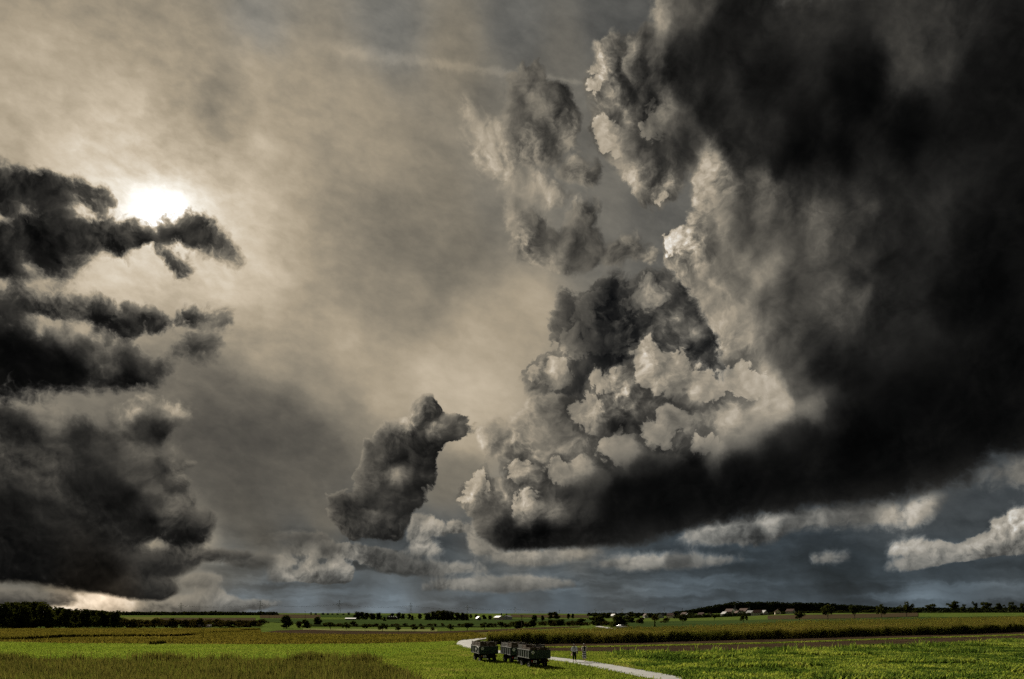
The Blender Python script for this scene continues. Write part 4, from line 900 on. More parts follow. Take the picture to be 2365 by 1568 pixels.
# wood at the far left
LW = [(-60, 1396, 44), (-25, 1393, 46), (6, 1395, 44), (26, 1391, 40), (44, 1390, 42), (60, 1397, 34), (75, 1391, 38), (94, 1390, 40), (109, 1396, 34), (120, 1402, 30), (138, 1403, 36), (152, 1406, 30), (168, 1409, 26), (184, 1407, 30), (202, 1407, 34), (222, 1409, 30), (243, 1410, 34), (266, 1411, 30)]
for i, (x, t, w) in enumerate(LW):
    lb = ('%s tall dark broadleaf tree from the left edge of the wood' % WORDS[i-2]) if i >= 2 else 'tall dark broadleaf tree just past the left picture edge'
    if i < 2: continue
    tree('round', x, t, 1450.5-.012*x+(i % 3), w*1.25, lb, 'tall trees of the wood at the far left')
# scrub in front of it
bx = np.linspace(4, 600, 40)
for i, x in enumerate(bx):
    tree('bush', float(x)+RNG.uniform(-4, 4), 1428.5+RNG.uniform(-3, 3.5)+x*.004, 1448+RNG.uniform(-1.2, 2.2), RNG.uniform(34, 50), '%s dark rusty green bush from the left in the hedge behind the ripening field' % WORDS[i], 'bushes of the long hedge')
tree('round', 662, 1421, 1451.5, 31, 'big dense round dark tree at the right end of the hedge', None)
tree('bush', 690, 1434, 1451, 20, 'low dark bush right beside the big round tree', None)
tree('round', 708, 1431, 1451, 20, 'dark bushy tree with pointed top, second right of the big round tree', None)
tree('round', 731, 1424, 1445, 23, 'dark conical tree standing alone on the slope above the brown strip', None)
# orchard row in the valley
OR = [(763, 1436.5, 1454, 21), (800, 1437, 1455, 18), (815, 1433.5, 1447, 19), (843, 1440, 1457, 13), (862, 1441.5, 1448.5, 17), (883, 1439, 1459, 20), (920, 1446, 1458.5, 14), (958, 1446, 1458.5, 13), (974, 1447, 1453.5, 11), (999, 1448.5, 1457, 9), (1040, 1441.5, 1458, 16), (1060, 1440, 1445.5, 6), (1079, 1438, 1456, 25), (1119, 1437, 1454, 21), (1136, 1444, 1449.5, 7), (1144, 1443, 1448.5, 6), (1158, 1435.5, 1451, 19), (1169, 1441, 1449.5, 15)]
for i, (x, t, b, w) in enumerate(OR):
    tree('spread' if b-t > 9 else 'bush', x, t, b, w*1.25, '%s small dark tree from the left in the valley row' % WORDS[i], 'small trees in the valley row', name='orchard_tree', cat='tree')
VR = [(1196, 1433.5, 1451, 25), (1216, 1438, 1449, 18), (1232, 1431, 1448.5, 20), (1257, 1434.5, 1445, 16), (1275, 1431, 1445.5, 20), (1295, 1430, 1445.5, 20), (1320, 1433, 1444.5, 16), (1340, 1428.5, 1445, 20), (1381, 1422, 1445.5, 31), (1430, 1421, 1449, 36), (1460, 1426, 1438.5, 20), (1482, 1426, 1441, 18), (1512, 1420, 1433.5, 18), (1537, 1426, 1438.5, 15)]
for i, (x, t, b, w) in enumerate(VR):
    tree('round' if w > 19 else 'bush', x, t, b, w*1.5, '%s dark tree from the left in the thicket before the village' % WORDS[i], 'trees of the thicket before the village', cat='tree', name='tree')
tree('column', 1512.5, 1432, 1449, 4.2, 'narrow upright dark conifer alone behind the maize field', None, name='conifer')
hx = np.linspace(752, 1178, 26)
for i, x in enumerate(hx):
    tree('bush', float(x)+RNG.uniform(-5, 5), 1440.5+RNG.uniform(-1.5, 1.5), 1447.5+RNG.uniform(-.6, .8), RNG.uniform(12, 24), '%s low dark bush from the left in the hedgerow behind the valley trees' % WORDS[i], 'bushes of the valley hedgerow')
gx = np.linspace(1190, 1420, 12)
for i, x in enumerate(gx):
    tree('bush', float(x)+RNG.uniform(-5, 5), 1436+RNG.uniform(-2, 1.5), 1445.5+RNG.uniform(-.6, .8), RNG.uniform(20, 30), '%s dense bush from the left filling the thicket behind the maize' % WORDS[i], 'bushes filling the thicket')
# lone trees on the rise at the right
RR = [(1577, 1417.5, 1443.5, 20), (1650, 1419, 1432, 14), (1717, 1412.5, 1440, 21), (1847, 1411, 1434.8, 25), (1912, 1396.5, 1432.3, 29), (1974, 1397.5, 1430, 28), (2036, 1395, 1426.5, 25), (2094, 1390, 1424, 30)]
for i, (x, t, b, w) in enumerate(RR):
    tree('spread', x, t, b, w, '%s lone spreading tree from the left along the rising field' % WORDS[i], 'lone trees along the rising field', name='field_tree')
FR = [(2150, 1394.5, 22, 430), (2202, 1388.5, 24, 455), (2224, 1395, 15, 455), (2254, 1388.5, 14, 460), (2277, 1390, 23, 465), (2308, 1393, 18, 470), (2338, 1390, 23, 475), (2360, 1389.5, 16, 478)]
for i, (x, t, w, D) in enumerate(FR):
    tree('ragged', x, t, None, w, '%s ragged crooked tree from the left on the skyline at right' % WORDS[i], 'ragged trees on the skyline at right', D=D, name='ragged_tree')
# copses and single trees on the far slope
CP = [(826, 1412.5, 16, 900), (837, 1413, 18, 905), (848, 1415, 14, 900), (861, 1416, 16, 910), (874, 1415, 14, 905), (887, 1424, 9, 760), (905, 1416, 12, 1000), (920, 1414.5, 12, 1000), (931, 1417, 10, 1010), (953, 1421, 10, 860), (946, 1417.5, 10, 990), (970, 1417, 10, 1010)]
for i, (x, t, w, D) in enumerate(CP):
    tree('round', x, t, None, w*1.2, '%s dark tree from the left among the sheds on the far slope' % WORDS[i], 'trees among the far sheds', D=D)
CB = [(988, 1415, 16), (999, 1412, 17), (1010, 1410, 18), (1022, 1409.5, 18), (1034, 1410.5, 17), (1045, 1413, 16), (1057, 1414.5, 15), (1069, 1415, 14), (1078, 1417, 11)]
for i, (x, t, w) in enumerate(CB):
    tree('round', x, t, None, w*1.35, '%s tree from the left in the dense copse left of the sheds' % WORDS[i], 'trees of the dense copse', D=880+8*(i % 3))
SK = [(718, 1413, 5, 1500), (729, 1415.5, 7, 1500), (746, 1415, 8, 1500), (757, 1416, 7, 1500), (768, 1416.5, 7, 1500), (780, 1416.5, 7, 1500), (793, 1417, 7, 1500), (806, 1414.5, 7, 1500), (1087, 1418, 9, 1100), (1100, 1419, 10, 1050), (1118, 1420, 12, 1000), (1131, 1421, 12, 950), (1150, 1421, 10, 980), (1158, 1416, 4, 960), (1169, 1417, 6, 960),
      (1236, 1420, 16, 800), (1253, 1421, 10, 820), (1272, 1414, 16, 1000), (1284, 1413, 17, 1000), (1312, 1417, 10, 1000), (1323, 1417, 8, 1000)]
for i, (x, t, w, D) in enumerate(SK):
    tree('round', x, t, None, w, '%s small distant tree from the left along the far skyline' % WORDS[i], 'small trees along the far skyline', D=D)
VT = [(1375, 1419, 12), (1390, 1416, 14), (1405, 1417, 14), (1458, 1412.5, 14), (1472, 1416, 12), (1500, 1416, 12), (1521, 1415, 12), (1545, 1416, 11), (1558, 1413, 10), (1590, 1418, 12), (1612, 1418, 14), (1632, 1419, 14), (1670, 1418, 14), (1690, 1417, 12), (1706, 1420, 12), (1748, 1410, 14), (1760, 1418, 12), (1790, 1411, 14), (1810, 1413, 14), (1826, 1415, 14), (1868, 1412, 16), (1888, 1411, 16), (1940, 1410, 16), (1996, 1409, 15), (2012, 1407, 15), (2060, 1406, 16), (2120, 1404, 16)]
for i, (x, t, w) in enumerate(VT):
    tree('round', x, t, None, w*1.5, '%s village tree from the left, standing between the distant houses' % WORDS[i], 'trees among the village houses', D=(950 if x < 1700 else 760)+20*(i % 4))

# distant woods that read as one mass
def wood(name, line, D, depth, n, size, seed):
    """canopy of many small crowns; line gives the row of its top along the photo"""
    r = np.random.default_rng(seed); x0, x1 = line[0][0], line[-1][0]; px = r.uniform(x0, x1, n); dd = D+r.uniform(0, depth, n)*np.where(r.random(n) < .5, 1, .4)
    zt = CAM_Z+(HY-np.interp(px, *zip(*line)))*D/F0-size*.25; x = (px-1182.5)/F0*dd; g0 = terrain(x, dd)
    f = r.uniform(0, 1, n)**.6; top = g0*.0+np.maximum(zt*f+(1-f)*np.minimum(g0, zt), g0+size*.6)
    k = 14; C = np.repeat(np.stack([x, dd, top], 1), k, 0); d = r.normal(0, 1, (n*k, 3)); d[:, 2] = np.abs(d[:, 2])-.9*r.uniform(0, 1.6, n*k)
    d /= np.linalg.norm(d, axis=1)[:, None]; S = np.repeat(size*r.uniform(.6, 1.25, n), k)[:, None]
    C = C+d*S*np.array([.5, .5, .75]); C[:, 2] -= S[:, 0]*.6
    nrm = d+r.normal(0, .5, d.shape); nrm /= np.linalg.norm(nrm, axis=1)[:, None]
    u = np.cross(nrm, r.normal(0, 1, d.shape)); u /= np.linalg.norm(u, axis=1)[:, None]; v = np.cross(nrm, u); s = S*r.uniform(.2, .42, (n*k, 1))
    V = np.stack([C-u*s, C-v*s*.8, C+u*s, C+v*s*.9], 1).reshape(-1, 3); i = np.arange(n*k)*4
    o = link(bpy.data.objects.new(name, np_mesh(name, V, np.stack([i, i+1, i+2, i+3], 1), L_far, False, r.uniform(0, 1, n*k)))); tag(o, kind='stuff'); return o
HILL = [(1560, 1416), (1582, 1412), (1610, 1408), (1640, 1400.5), (1665, 1396.5), (1697, 1391), (1740, 1391.5), (1773, 1392), (1830, 1393), (1900, 1394.5), (1948, 1398), (1990, 1400), (2036, 1403.5), (2100, 1405), (2200, 1406), (2364, 1405), (2500, 1404)]
M_wooded = soil('wooded_slope', [(0, (.012, .016, .008)), (1, (.024, .03, .012))], .02, .3, fine=.2)
def hill_mesh():
    px = np.linspace(1520, 2560, 60); D = np.linspace(2300, 3600, 14); V = []
    for i, d in enumerate(D):
        prof = math.sin(math.pi*(i/(len(D)-1)))**.7
        zt = CAM_Z+(HY-(np.interp(px, *zip(*HILL))+5))*2900/F0
        x = (px-1182.5)/F0*d; base = terrain(x, np.full_like(x, d)); V.append(np.stack([x, np.full_like(x, d), base-2+np.maximum(zt-base, 0)*prof], 1))
    V = np.concatenate(V); idx = np.arange(len(V)).reshape(len(D), len(px))
    F = np.stack([idx[:-1, :-1], idx[:-1, 1:], idx[1:, 1:], idx[1:, :-1]], -1).reshape(-1, 4)
    o = link(bpy.data.objects.new('hill', np_mesh('hill', V, F, M_wooded, True))); tag(o, kind='structure')
hill_mesh()
wood('hill_wood', [(x, y-3.5) for x, y in HILL], 2300, 60, 5200, 10., 3)
wood('ridge_wood', [(225, 1413), (270, 1412), (300, 1411), (340, 1411.5), (400, 1412.5), (460, 1411), (512, 1411), (530, 1415), (560, 1414.5), (600, 1413), (612, 1411.5), (640, 1416)], 1450, 60, 900, 8., 4)
wood('skyline_wood', [(1360, 1418), (1400, 1416), (1440, 1415), (1500, 1415), (1560, 1416), (1600, 1415)], 1350, 50, 420, 7., 5)
wood('village_hedge', [(1560, 1421), (1700, 1420), (1850, 1417), (1990, 1412), (2130, 1407), (2364, 1404)], 830, 30, 620, 5., 6)

# ---------------------------------------------------------------- houses
M_white = plain('white_render', (.36, .355, .34), .9, 0, .06)
M_cream = plain('cream_render', (.55, .48, .38), .9, 0, .06)
M_tile = plain('roof_tiles', (.055, .028, .02), .8, 0, .25, 2.)
M_slate = plain('roof_slates', (.05, .052, .06), .6, 0, .2, 2.)
M_tin = plain('bright_sheet_roof', (.36, .37, .39), .6, .1, .05)
M_glass = plain('window_glass', (.02, .025, .03), .1, 0, .1)
M_wood = plain('dark_timber', (.05, .035, .022), .85, 0, .3, 6., .01)
def house(px, D, w, l, h, roof_h, rz, wallm, roofm, label, cat='house', name='house', windows=True):
    if cat == 'house': w, l, h, roof_h = w*.72, l*.72, h*.8, roof_h*.8
    p = at_d(px, D); o = empty(name, p, rz); hw, hl = w/2, l/2
    mb = MB(); mb.add([(-hw,-hl,-1.5),(hw,-hl,-1.5),(hw,hl,-1.5),(-hw,hl,-1.5),(-hw,-hl,h),(hw,-hl,h),(hw,hl,h),(-hw,hl,h),(0,-hl,h+roof_h-.12),(0,hl,h+roof_h-.12)],
        [(0,1,5,8,4),(1,2,6,5),(2,3,7,9,6),(3,0,4,7),(3,2,1,0)]); mb.build('wall', wallm, o)
    mb = MB(); e = .5; s = roof_h/hw; t = .22
    for q in (-1, 1):
        a = [(0,-hl-e,h+roof_h), (q*(hw+e),-hl-e,h-s*e), (q*(hw+e),hl+e,h-s*e), (0,hl+e,h+roof_h)]
        mb.add([*a, *[(x, y, z+t) for x, y, z in a]], [(0,1,2,3),(7,6,5,4),(0,4,5,1),(1,5,6,2),(2,6,7,3),(3,7,4,0)])
    rf = mb.build('roof', roofm, o)
    if windows:
        MB().box(hw*.35, hw*.35+.6, hl*.2, hl*.2+.6, h+roof_h*.4, h+roof_h+.9).build('chimney', M_tile, rf)
        for wx in (-hw*.5, hw*.5):
            for wz in (1.2, 3.6):
                if wz+1.2 < h: MB().box(wx-.5, wx+.5, -hl-.06, -hl+.05, wz, wz+1.2).build('window', M_glass, o)
        MB().box(-.5, .5, -hl-.07, -hl+.05, 0, 2.1).build('door', M_wood, o)
    tag(o, label, cat, 'village houses' if cat == 'house' else 'farm sheds'); return o
HS = [(1417, 1000, 8, 10, 4.5, 3.2, .5), (1448, 1000, 8, 11, 4.8, 3.4, -.3), (1491, 960, 7, 10, 4.5, 3.2, .2), (1527, 940, 8, 11, 5.0, 3.3, -.5), (1549, 945, 9, 12, 4.8, 3.4, .9), (1581, 980, 10, 13, 5.5, 4.0, .4), (1588, 930, 8, 10, 4.2, 3.0, -.2), (1620, 930, 9, 11, 4.8, 3.6, .7), (1640, 900, 8, 10, 4.6, 3.2, -.6),
      (1674, 880, 9, 11, 5.0, 3.4, .3), (1683, 900, 8, 10, 4.8, 3.3, -.8), (1703, 860, 9, 12, 5.2, 3.6, .1), (1733, 840, 9, 11, 5.0, 3.4, .5), (1741, 820, 8, 10, 4.6, 3.4, -.4), (1750, 800, 9, 12, 4.8, 3.6, 1.0), (1765, 815, 8, 10, 4.5, 3.2, .2), (1796, 740, 8, 10, 4.2, 3.0, -.3), (1826, 730, 8, 11, 4.2, 3.0, .6)]
for i, (x, D, w, l, h, rh, rz) in enumerate(HS):
    house(x, D, w, l, h, rh, rz, M_white if i % 4 else M_cream, M_tile if i % 3 else M_slate, '%s pale gabled house from the left in the distant village' % WORDS[i])
house(1105, 900, 7, 9, 3.6, 2.8, .4, M_white, M_tin, 'small white house with bright roof beside the dense copse')
for i, (x, D, w, l) in enumerate(((806, 840, 8, 4), (817, 840, 5, 4))):
    house(x, D, l, w, 1.9, .6, 1.57, M_white, M_tin, ('long' if i == 0 else 'short')+' low white shed at the foot of the far trees', 'shed', 'shed', False)
for i, x in enumerate((897.5, 903, 907.5, 912)):
    house(x, 930, 5, 8, 3.2, 1.3, .1, M_wood, M_tin, '%s small shed from the left with glinting roof on the far slope' % WORDS[i], 'shed', 'shed', False)
house(1152, 930, 8, 12, 3.6, 2.0, .6, M_cream, M_tin, 'shed with glinting white roof right of the white house', 'shed', 'shed', False)
house(1171, 950, 10, 14, 4.0, 2.2, -.4, M_white, M_slate, 'wide pale shed with dark roof right of the glinting shed', 'shed', 'shed', False)
def church(px, D, th, label):
    p = at_d(px, D); o = empty('church', p, .4)
    MB().box(-2.2, 2.2, -2.2, 2.2, -1.5, th).build('tower', M_white, o)
    mb = MB(); mb.rings([(0, 0, th, 3.2, 3.2), (0, 0, th+3, 1.5, 1.5), (0, 0, th+7, .15, .15)], 4); mb.build('spire', M_slate, o)
    MB().box(-4, 4, 2.2, 18, -1.5, 7).build('nave', M_white, o)
    mb = MB(); mb.add([(-4.5,2.25,7),(4.5,2.25,7),(4.5,18.5,7),(-4.5,18.5,7),(0,2.25,11.5),(0,18.5,11.5)], [(0,1,4),(2,3,5),(1,2,5,4),(3,0,4,5),(3,2,1,0)]); mb.build('roof', M_tile, o)
    for z in (th-3.2,): MB().box(-.6, .6, -2.27, -2.15, z, z+1.8).build('belfry_window', M_glass, o)
    tag(o, label, 'church'); return o
church(1697, 1000, 11, 'white village church with slender spire before the wooded hill')
church(1730, 980, 8, 'smaller white chapel with low spire among the right village houses')

# stacked white logs by the hedge
M_log = plain('pale_logs', (.42, .40, .38), .8, 0, .25, 3.)
p0 = at(452, 1449); p1 = at(487, 1449)
lo = empty('log_pile', p0); L = (p1-p0).length
for r_ in range(3):
    for k in range(10):
        MB().cyl((L*(k+.5)/10, .6, .18+r_*.34), (0, 1, 0), .19, 1.2, 8).build('log', M_log, lo)
tag(lo, 'long low stack of pale logs in front of the hedge', 'log pile')

# ---------------------------------------------------------------- pylons and lines
M_steel = plain('grey_steel', (.14, .145, .15), .6, .3, .1)
M_wire = plain('aluminium_wire', (.10, .10, .105), .6, .3, .05)
PYL = [(418, 1391.5), (601, 1386.5), (784, 1385.5), (949, 1391.5), (1080, 1397), (1190, 1402), (1292, 1408), (1375, 1405.5), (1437, 1404), (1487, 1405.5), (1534, 1405), (1576, 1404)]
PD = [1900, 1750, 1750, 1950, 2200, 2500, 2750, 2700, 2650, 2700, 2700, 2650]
arms = []
for i, ((x, t), D) in enumerate(zip(PYL, PD)):
    b = at_d(x, D); Ht = CAM_Z+(HY-t)*D/F0-b.z; o = empty('pylon', b, .25); k = Ht/40; th = .40*k
    mb = MB(); lv = [0, .22, .42, .58, .70, .80, .90, 1.0]; hw = [3.6*k*(1-.93*min(1, q*1.12)) for q in lv]; hw = [max(h, .45*k) for h in hw]
    for a in range(len(lv)-1):
        z0, z1, w0, w1 = lv[a]*Ht, lv[a+1]*Ht, hw[a], hw[a+1]; c = [(-1,-1),(1,-1),(1,1),(-1,1)]
        for q in range(4):
            (i0, j0), (i1, j1) = c[q], c[(q+1) % 4]
            mb.beam((i0*w0, j0*w0, z0), (i0*w1, j0*w1, z1), th); mb.beam((i0*w0, j0*w0, z0), (i1*w1, j1*w1, z1), th*.6)
    mb.build('lattice_mast', M_steel, o)
    tips = []
    for zf, half in ((.60, 6.0), (.74, 8.5), (.88, 5.0)):
        for s in (-1, 1):
            m2 = MB(); z = zf*Ht; m2.beam((0, 0, z), (s*half*k, 0, z+.3), th*.9); m2.beam((0, 0, z+1.6*k), (s*half*k, 0, z+.3), th*.7); m2.build('crossarm', M_steel, o)
            MB().beam((s*half*k, 0, z+.3), (s*half*k, 0, z-1.5*k), th*.7).build('insulator', M_steel, o)
            tips.append((s*half*k, z-1.5*k))
    arms.append((b, o, tips)); tag(o, '%s lattice power pylon from the left on the far skyline' % WORDS[i], 'pylon', 'power pylons')
for q, side in ((2, 'upper left'), (3, 'upper right')):
    mb = MB(); pts = []
    for b, o, tips in arms:
        tx, tz = tips[q]; pts.append(Vector((b.x+tx*math.cos(.25), b.y+tx*math.sin(.25), b.z+tz)))
    for a, b in zip(pts, pts[1:]):
        pr = a
        for s in range(1, 11):
            t = s/10; nx = a.lerp(b, t); nx.z -= 4*t*(1-t)*6.; mb.beam(pr, nx, .16); pr = nx
    tag(mb.build('power_cable', M_wire), '%s cable of the line hanging between the distant pylons' % side, 'cable', 'power cables')
for i, (x, t, D) in enumerate(((622, 1408, 1100), (705, 1411, 900), (803, 1413, 1000), (1205, 1420, 330))):
    b = at_d(x, D); Ht = CAM_Z+(HY-t)*D/F0-b.z; o = empty('utility_pole', b)
    MB().limb([(0, 0, -.5, .2), (0, 0, Ht, .13)], 8).build('post', M_wood, o); MB().box(-.9, .9, -.08, .08, Ht-.6, Ht-.42).build('crossarm', M_wood, o)
    tag(o, '%s thin wooden utility pole from the left in the valley' % WORDS[i], 'utility pole', 'wooden utility poles')

# ---------------------------------------------------------------- cars
M_carw = plain('white_car_paint', (.6, .6, .6), .25, .1, .03)
M_cars = plain('silver_car_paint', (.32, .33, .35), .3, .5, .03)
M_tyre = plain('tyre_rubber', (.018, .018, .018), .85, 0, .2, 20., .004)
M_rim = plain('wheel_rim', (.20, .19, .17), .6, .3, .2)
M_lamp = plain('lamp_glass', (.7, .7, .65), .1, 0, .05)
def car(p, rz, paint, label):
    o = empty('car', p, rz)
    prof = [(-2.05, .32), (-2.1, .62), (-1.95, .86), (-1.0, .96), (-.35, 1.40), (1.0, 1.44), (1.75, 1.0), (2.05, .90), (2.08, .45), (2.0, .30)]
    mb = MB(); n = len(prof); V = []
    for s in (-1, 1):
        for y, z in prof: V.append((s*(.84-(.16 if z > 1.1 else 0)), y, z))
    mb.add(V, [tuple(range(n-1, -1, -1)), tuple(range(n, 2*n))]+[(i, (i+1) % n, n+(i+1) % n, n+i) for i in range(n)])
    mb.build('body', paint, o, False, .06)
    for s in (-1, 1):
        for y in (-1.3, 1.3):
            w = MB().cyl((s*.76, y, .31), (1, 0, 0), .31, .2, 18).build('wheel', M_tyre, o); MB().cyl((s*.868, y, .31), (1, 0, 0), .19, .02, 14).build('rim', M_rim, w)
        mb = MB(); x = s*.775; mb.add([(x, -.75, 1.0), (x-s*.075, -.28, 1.35), (x-s*.08, .95, 1.38), (x, 1.45, 1.02)], [(0, 1, 2, 3)]); mb.build('side_window', M_glass, o)
        MB().box(s*.5-.17, s*.5+.17, -2.13, -2.03, .62, .78).build('headlight', M_lamp, o)
        MB().box(s*.5-.15, s*.5+.15, 2.03, 2.10, .68, .84).build('tail_light', M_tile, o)
    mb = MB(); mb.add([(-.66, -.985, 1.0), (.66, -.985, 1.0), (.60, -.40, 1.40), (-.60, -.40, 1.40)], [(0, 1, 2, 3)]); mb.build('windscreen', M_glass, o)
    mb = MB(); mb.add([(-.62, 1.06, 1.44), (.62, 1.06, 1.44), (.70, 1.72, 1.06), (-.70, 1.72, 1.06)], [(0, 1, 2, 3)]); mb.build('rear_window', M_glass, o)
    tag(o, label, 'car'); return o
c_ = at(1436, 1453.5); c_.z += .1
car(c_, .5, M_cars, 'silver car on the lane at the back of the maize field')
c_ = at(172, 1447.5); c_.z += .05
car(c_, 1.2, M_carw, 'tiny white car parked at the foot of the hedge')
# ---------------------------------------------------------------- farm wagons
M_wgreen = plain('green_wagon_paint', (.016, .036, .022), .6, 0, .3, 3., .003)
M_wpost = plain('worn_grey_edge', (.16, .17, .16), .6, .2, .25, 5.)
M_frame = plain('dark_chassis', (.015, .015, .015), .7, .2, .3, 5.)
M_plank = plain('wagon_planks', (.06, .045, .03), .9, 0, .3, 5., .01)
M_crate = plain('weathered_crate_wood', (.085, .065, .048), .9, 0, .4, 3., .01)
M_crate2 = plain('grey_crate_wood', (.11, .107, .10), .9, 0, .35, 3., .01)
M_sign = plain('white_sign', (.85, .85, .82), .5, 0, .05)
M_ink = plain('black_ink', (.01, .01, .01), .6, 0, 0.)
M_rusty = plain('rusty_brown_steel', (.12, .07, .04), .8, .1, .3, 4.)
M_red = plain('red_reflector', (.25, .02, .015), .3, 0, .05)
def text_mesh(txt, size):
    cu = bpy.data.curves.new('lettering', 'FONT'); cu.body = txt; cu.size = size; cu.align_x = 'CENTER'; cu.align_y = 'CENTER'; cu.extrude = .004
    t = bpy.data.objects.new('tmp', cu); COL.objects.link(t); me = bpy.data.meshes.new_from_object(t.evaluated_get(bpy.context.evaluated_depsgraph_get()))
    bpy.data.objects.remove(t); me.materials.clear(); me.materials.append(M_ink); return me
T25 = text_mesh('25', .17)
WW, WL, BZ, BH = 1.80, 3.4, .86, .66          # width, length, bed height, board height
SP = {}
def wheel(parent, x, y):
    w = MB().torus((x, y, .40), (1, 0, 0), .29, [(-.09, -.09), (.06, -.105), (.11, -.06), (.11, .06), (.06, .105), (-.09, .09)], 26).build('wheel', M_tyre, parent, True)
    mb = MB(); mb.cyl((x, y, .40), (1, 0, 0), .215, .12, 18); mb.cyl((x, y, .40), (1, 0, 0), .09, .24, 12); mb.build('rim', M_rim, w)
    return w
def wagon(label, anchor, rz, open_side=False, rust=False):
    """anchor: where the near left wheel touches the grass"""
    o = empty('farm_wagon', (0, 0, 0), rz); hw = WW/2
    ax = (-.62, .62)
    MB().box(-hw+.02, hw-.02, .02, WL-.02, BZ-.06, BZ).build('bed', M_plank, o)
    mb = MB()
    for s in (-.42, .42): mb.box(s-.05, s+.05, .1, WL-.1, BZ-.22, BZ-.061)
    for y in (.62, 2.62): mb.beam((-.62, y, .40), (.62, y, .40), .09); mb.box(-.5, .5, y-.09, y+.09, .44, BZ-.221)
    mb.build('chassis', M_frame, o)
    for y in (.62, 2.62):
        for x in ax: wheel(o, x*1.08, y)
    mb = MB(); mb.beam((-.30, WL-.5, .55), (0, WL+1.3, .48), .08); mb.beam((.30, WL-.5, .55), (0, WL+1.3, .48), .08); mb.torus((0, WL+1.38, .48), (0, 0, 1), .07, [(-.02, -.02), (.02, -.02), (.02, .02), (-.02, .02)], 12); mb.build('drawbar', M_frame, o)
    # tailboard (towards the camera), headboard and dropsides with stakes
    tb = MB().box(-hw, hw, -.045, 0, BZ-.04, BZ+BH).build('tailboard', M_wgreen, o, False, .008)
    for x in (-hw*.45, 0, hw*.45): MB().box(x-.03, x+.03, -.075, -.047, BZ-.02, BZ+BH-.02).build('stiffener', M_wgreen, tb)
    MB().box(-hw, hw, WL, WL+.045, BZ-.04, BZ+BH+.12).build('headboard', M_wgreen, o, False, .008)
    for s in (-1, 1):
        x = s*hw; sd_ = MB().box(min(x, x-s*.04), max(x, x-s*.04), .06, WL-.06, BZ+.03, BZ+BH-.035).build('dropside', M_wgreen, o)
        MB().box(min(x-s*.05, x+s*.025), max(x-s*.05, x+s*.025), .03, WL-.03, BZ+BH-.033, BZ+BH+.02).build('top_rail', M_wpost, sd_)
        MB().box(min(x-s*.05, x+s*.025), max(x-s*.05, x+s*.025), .03, WL-.03, BZ-.04, BZ+.028).build('bottom_rail', M_wpost, sd_)
        for k in range(6):
            y = .12+k*(WL-.24)/5; MB().box(min(x+s*.002, x+s*.04), max(x+s*.002, x+s*.04), y-.03, y+.03, BZ+.03, BZ+BH-.035).build('stake', M_frame, sd_)
    # speed disc with its number, plates, reflectors
    dsc = MB().cyl((-hw+.26, -.062, BZ+BH-.20), (0, 1, 0), .135, .03, 28).build('speed_disc', M_sign, o)
    tt = link(bpy.data.objects.new('number', T25), dsc); tt.location = (-hw+.26, -.082, BZ+BH-.20); tt.rotation_euler = (math.pi/2, 0, 0)
    pl = MB().box(-.60, -.30, -.09, -.07, BZ-.36, BZ-.20).build('number_plate', M_sign, o); MB().box(-.545, -.355, -.094, -.09, BZ-.31, BZ-.25).build('plate_marks', M_frame, pl)
    MB().box(-.62, .62, -.068, -.03, BZ-.26, BZ-.20).build('lamp_bar', M_frame, o)
    for s in (-1, 1): MB().box(s*.72-.05, s*.72+.05, -.07, -.03, BZ-.32, BZ-.16).build('reflector', M_red, o)
    if rust:
        mb = MB(); mb.loft([((.66, .62+.47*math.cos(a), .40+.47*math.sin(a)), (.13, 0, 0), (0, .012*math.cos(a), .012*math.sin(a))) for a in np.linspace(.35, 2.8, 9)], 8); mb.build('mudguard', M_rusty, o)
        MB().box(hw-.02, hw+.05, -.03, .03, BZ+.0, BZ+BH+.03).build('corner_post', M_wpost, o)
    if open_side:
        MB().beam((-hw-.10, .75, BZ+BH+.02), (-hw-.03, .22, BZ+BH-.16), .06, .03).build('support_strut', M_sign, o); MB().beam((-hw-.05, .45, BZ+.25), (-hw-.10, .10, BZ-.06), .06, .03).build('support_strut', M_sign, o)
        d2 = MB().cyl((-hw-.06, 1.15, BZ+.38), (1, 0, 0), .11, .02, 20).build('side_reflector', M_sign, o)
    R = Matrix.Rotation(rz, 3, 'Z'); off_ = R @ Vector((ax[0]*1.08, .62, 0)); o.location = anchor-Vector((off_.x, off_.y, 0)); o.location.z = anchor.z+.03
    tag(o, label, 'wagon', 'green farm wagons'); return o
def crate_mesh(w, l, h):
    """open slatted field crate, in parts"""
    parts = []
    for s, nm in ((-1, 'near'), (1, 'far')):
        mb = MB()
        for k in range(6): z = .03+k*(h-.06)/6; mb.box(-w/2+.05, w/2-.05, min(s*l/2, s*(l/2-.02)), max(s*l/2, s*(l/2-.02)), z, z+(h-.06)/6-.035)
        parts.append(('slat_side', mb)); mb = MB()
        for k in range(6): z = .03+k*(h-.06)/6; mb.box(min(s*w/2, s*(w/2-.02)), max(s*w/2, s*(w/2-.02)), -l/2+.05, l/2-.05, z, z+(h-.06)/6-.035)
        parts.append(('slat_side', mb))
    for sx in (-1, 1):
        for sy in (-1, 1):
            x, y = sx*(w/2-.025), sy*(l/2-.025); parts.append(('corner_post', MB().box(x-.03, x+.03, y-.03, y+.03, 0, h)))
    mb = MB()
    for k in range(5): x = -w/2+.03+k*(w-.06)/5; mb.box(x+.01, x+(w-.06)/5-.01, -l/2+.03, l/2-.03, .02, .045)
    parts.append(('bottom', mb)); return parts
CRP = {}
for nm, dim in (('a', (.82, 1.04, 1.10)), ('b', (.82, 1.04, .92))):
    for mk, mt in (('w', M_crate), ('g', M_crate2)): CRP[nm+mk] = [(n, mb.mesh(n, mt)) for n, mb in crate_mesh(*dim)]
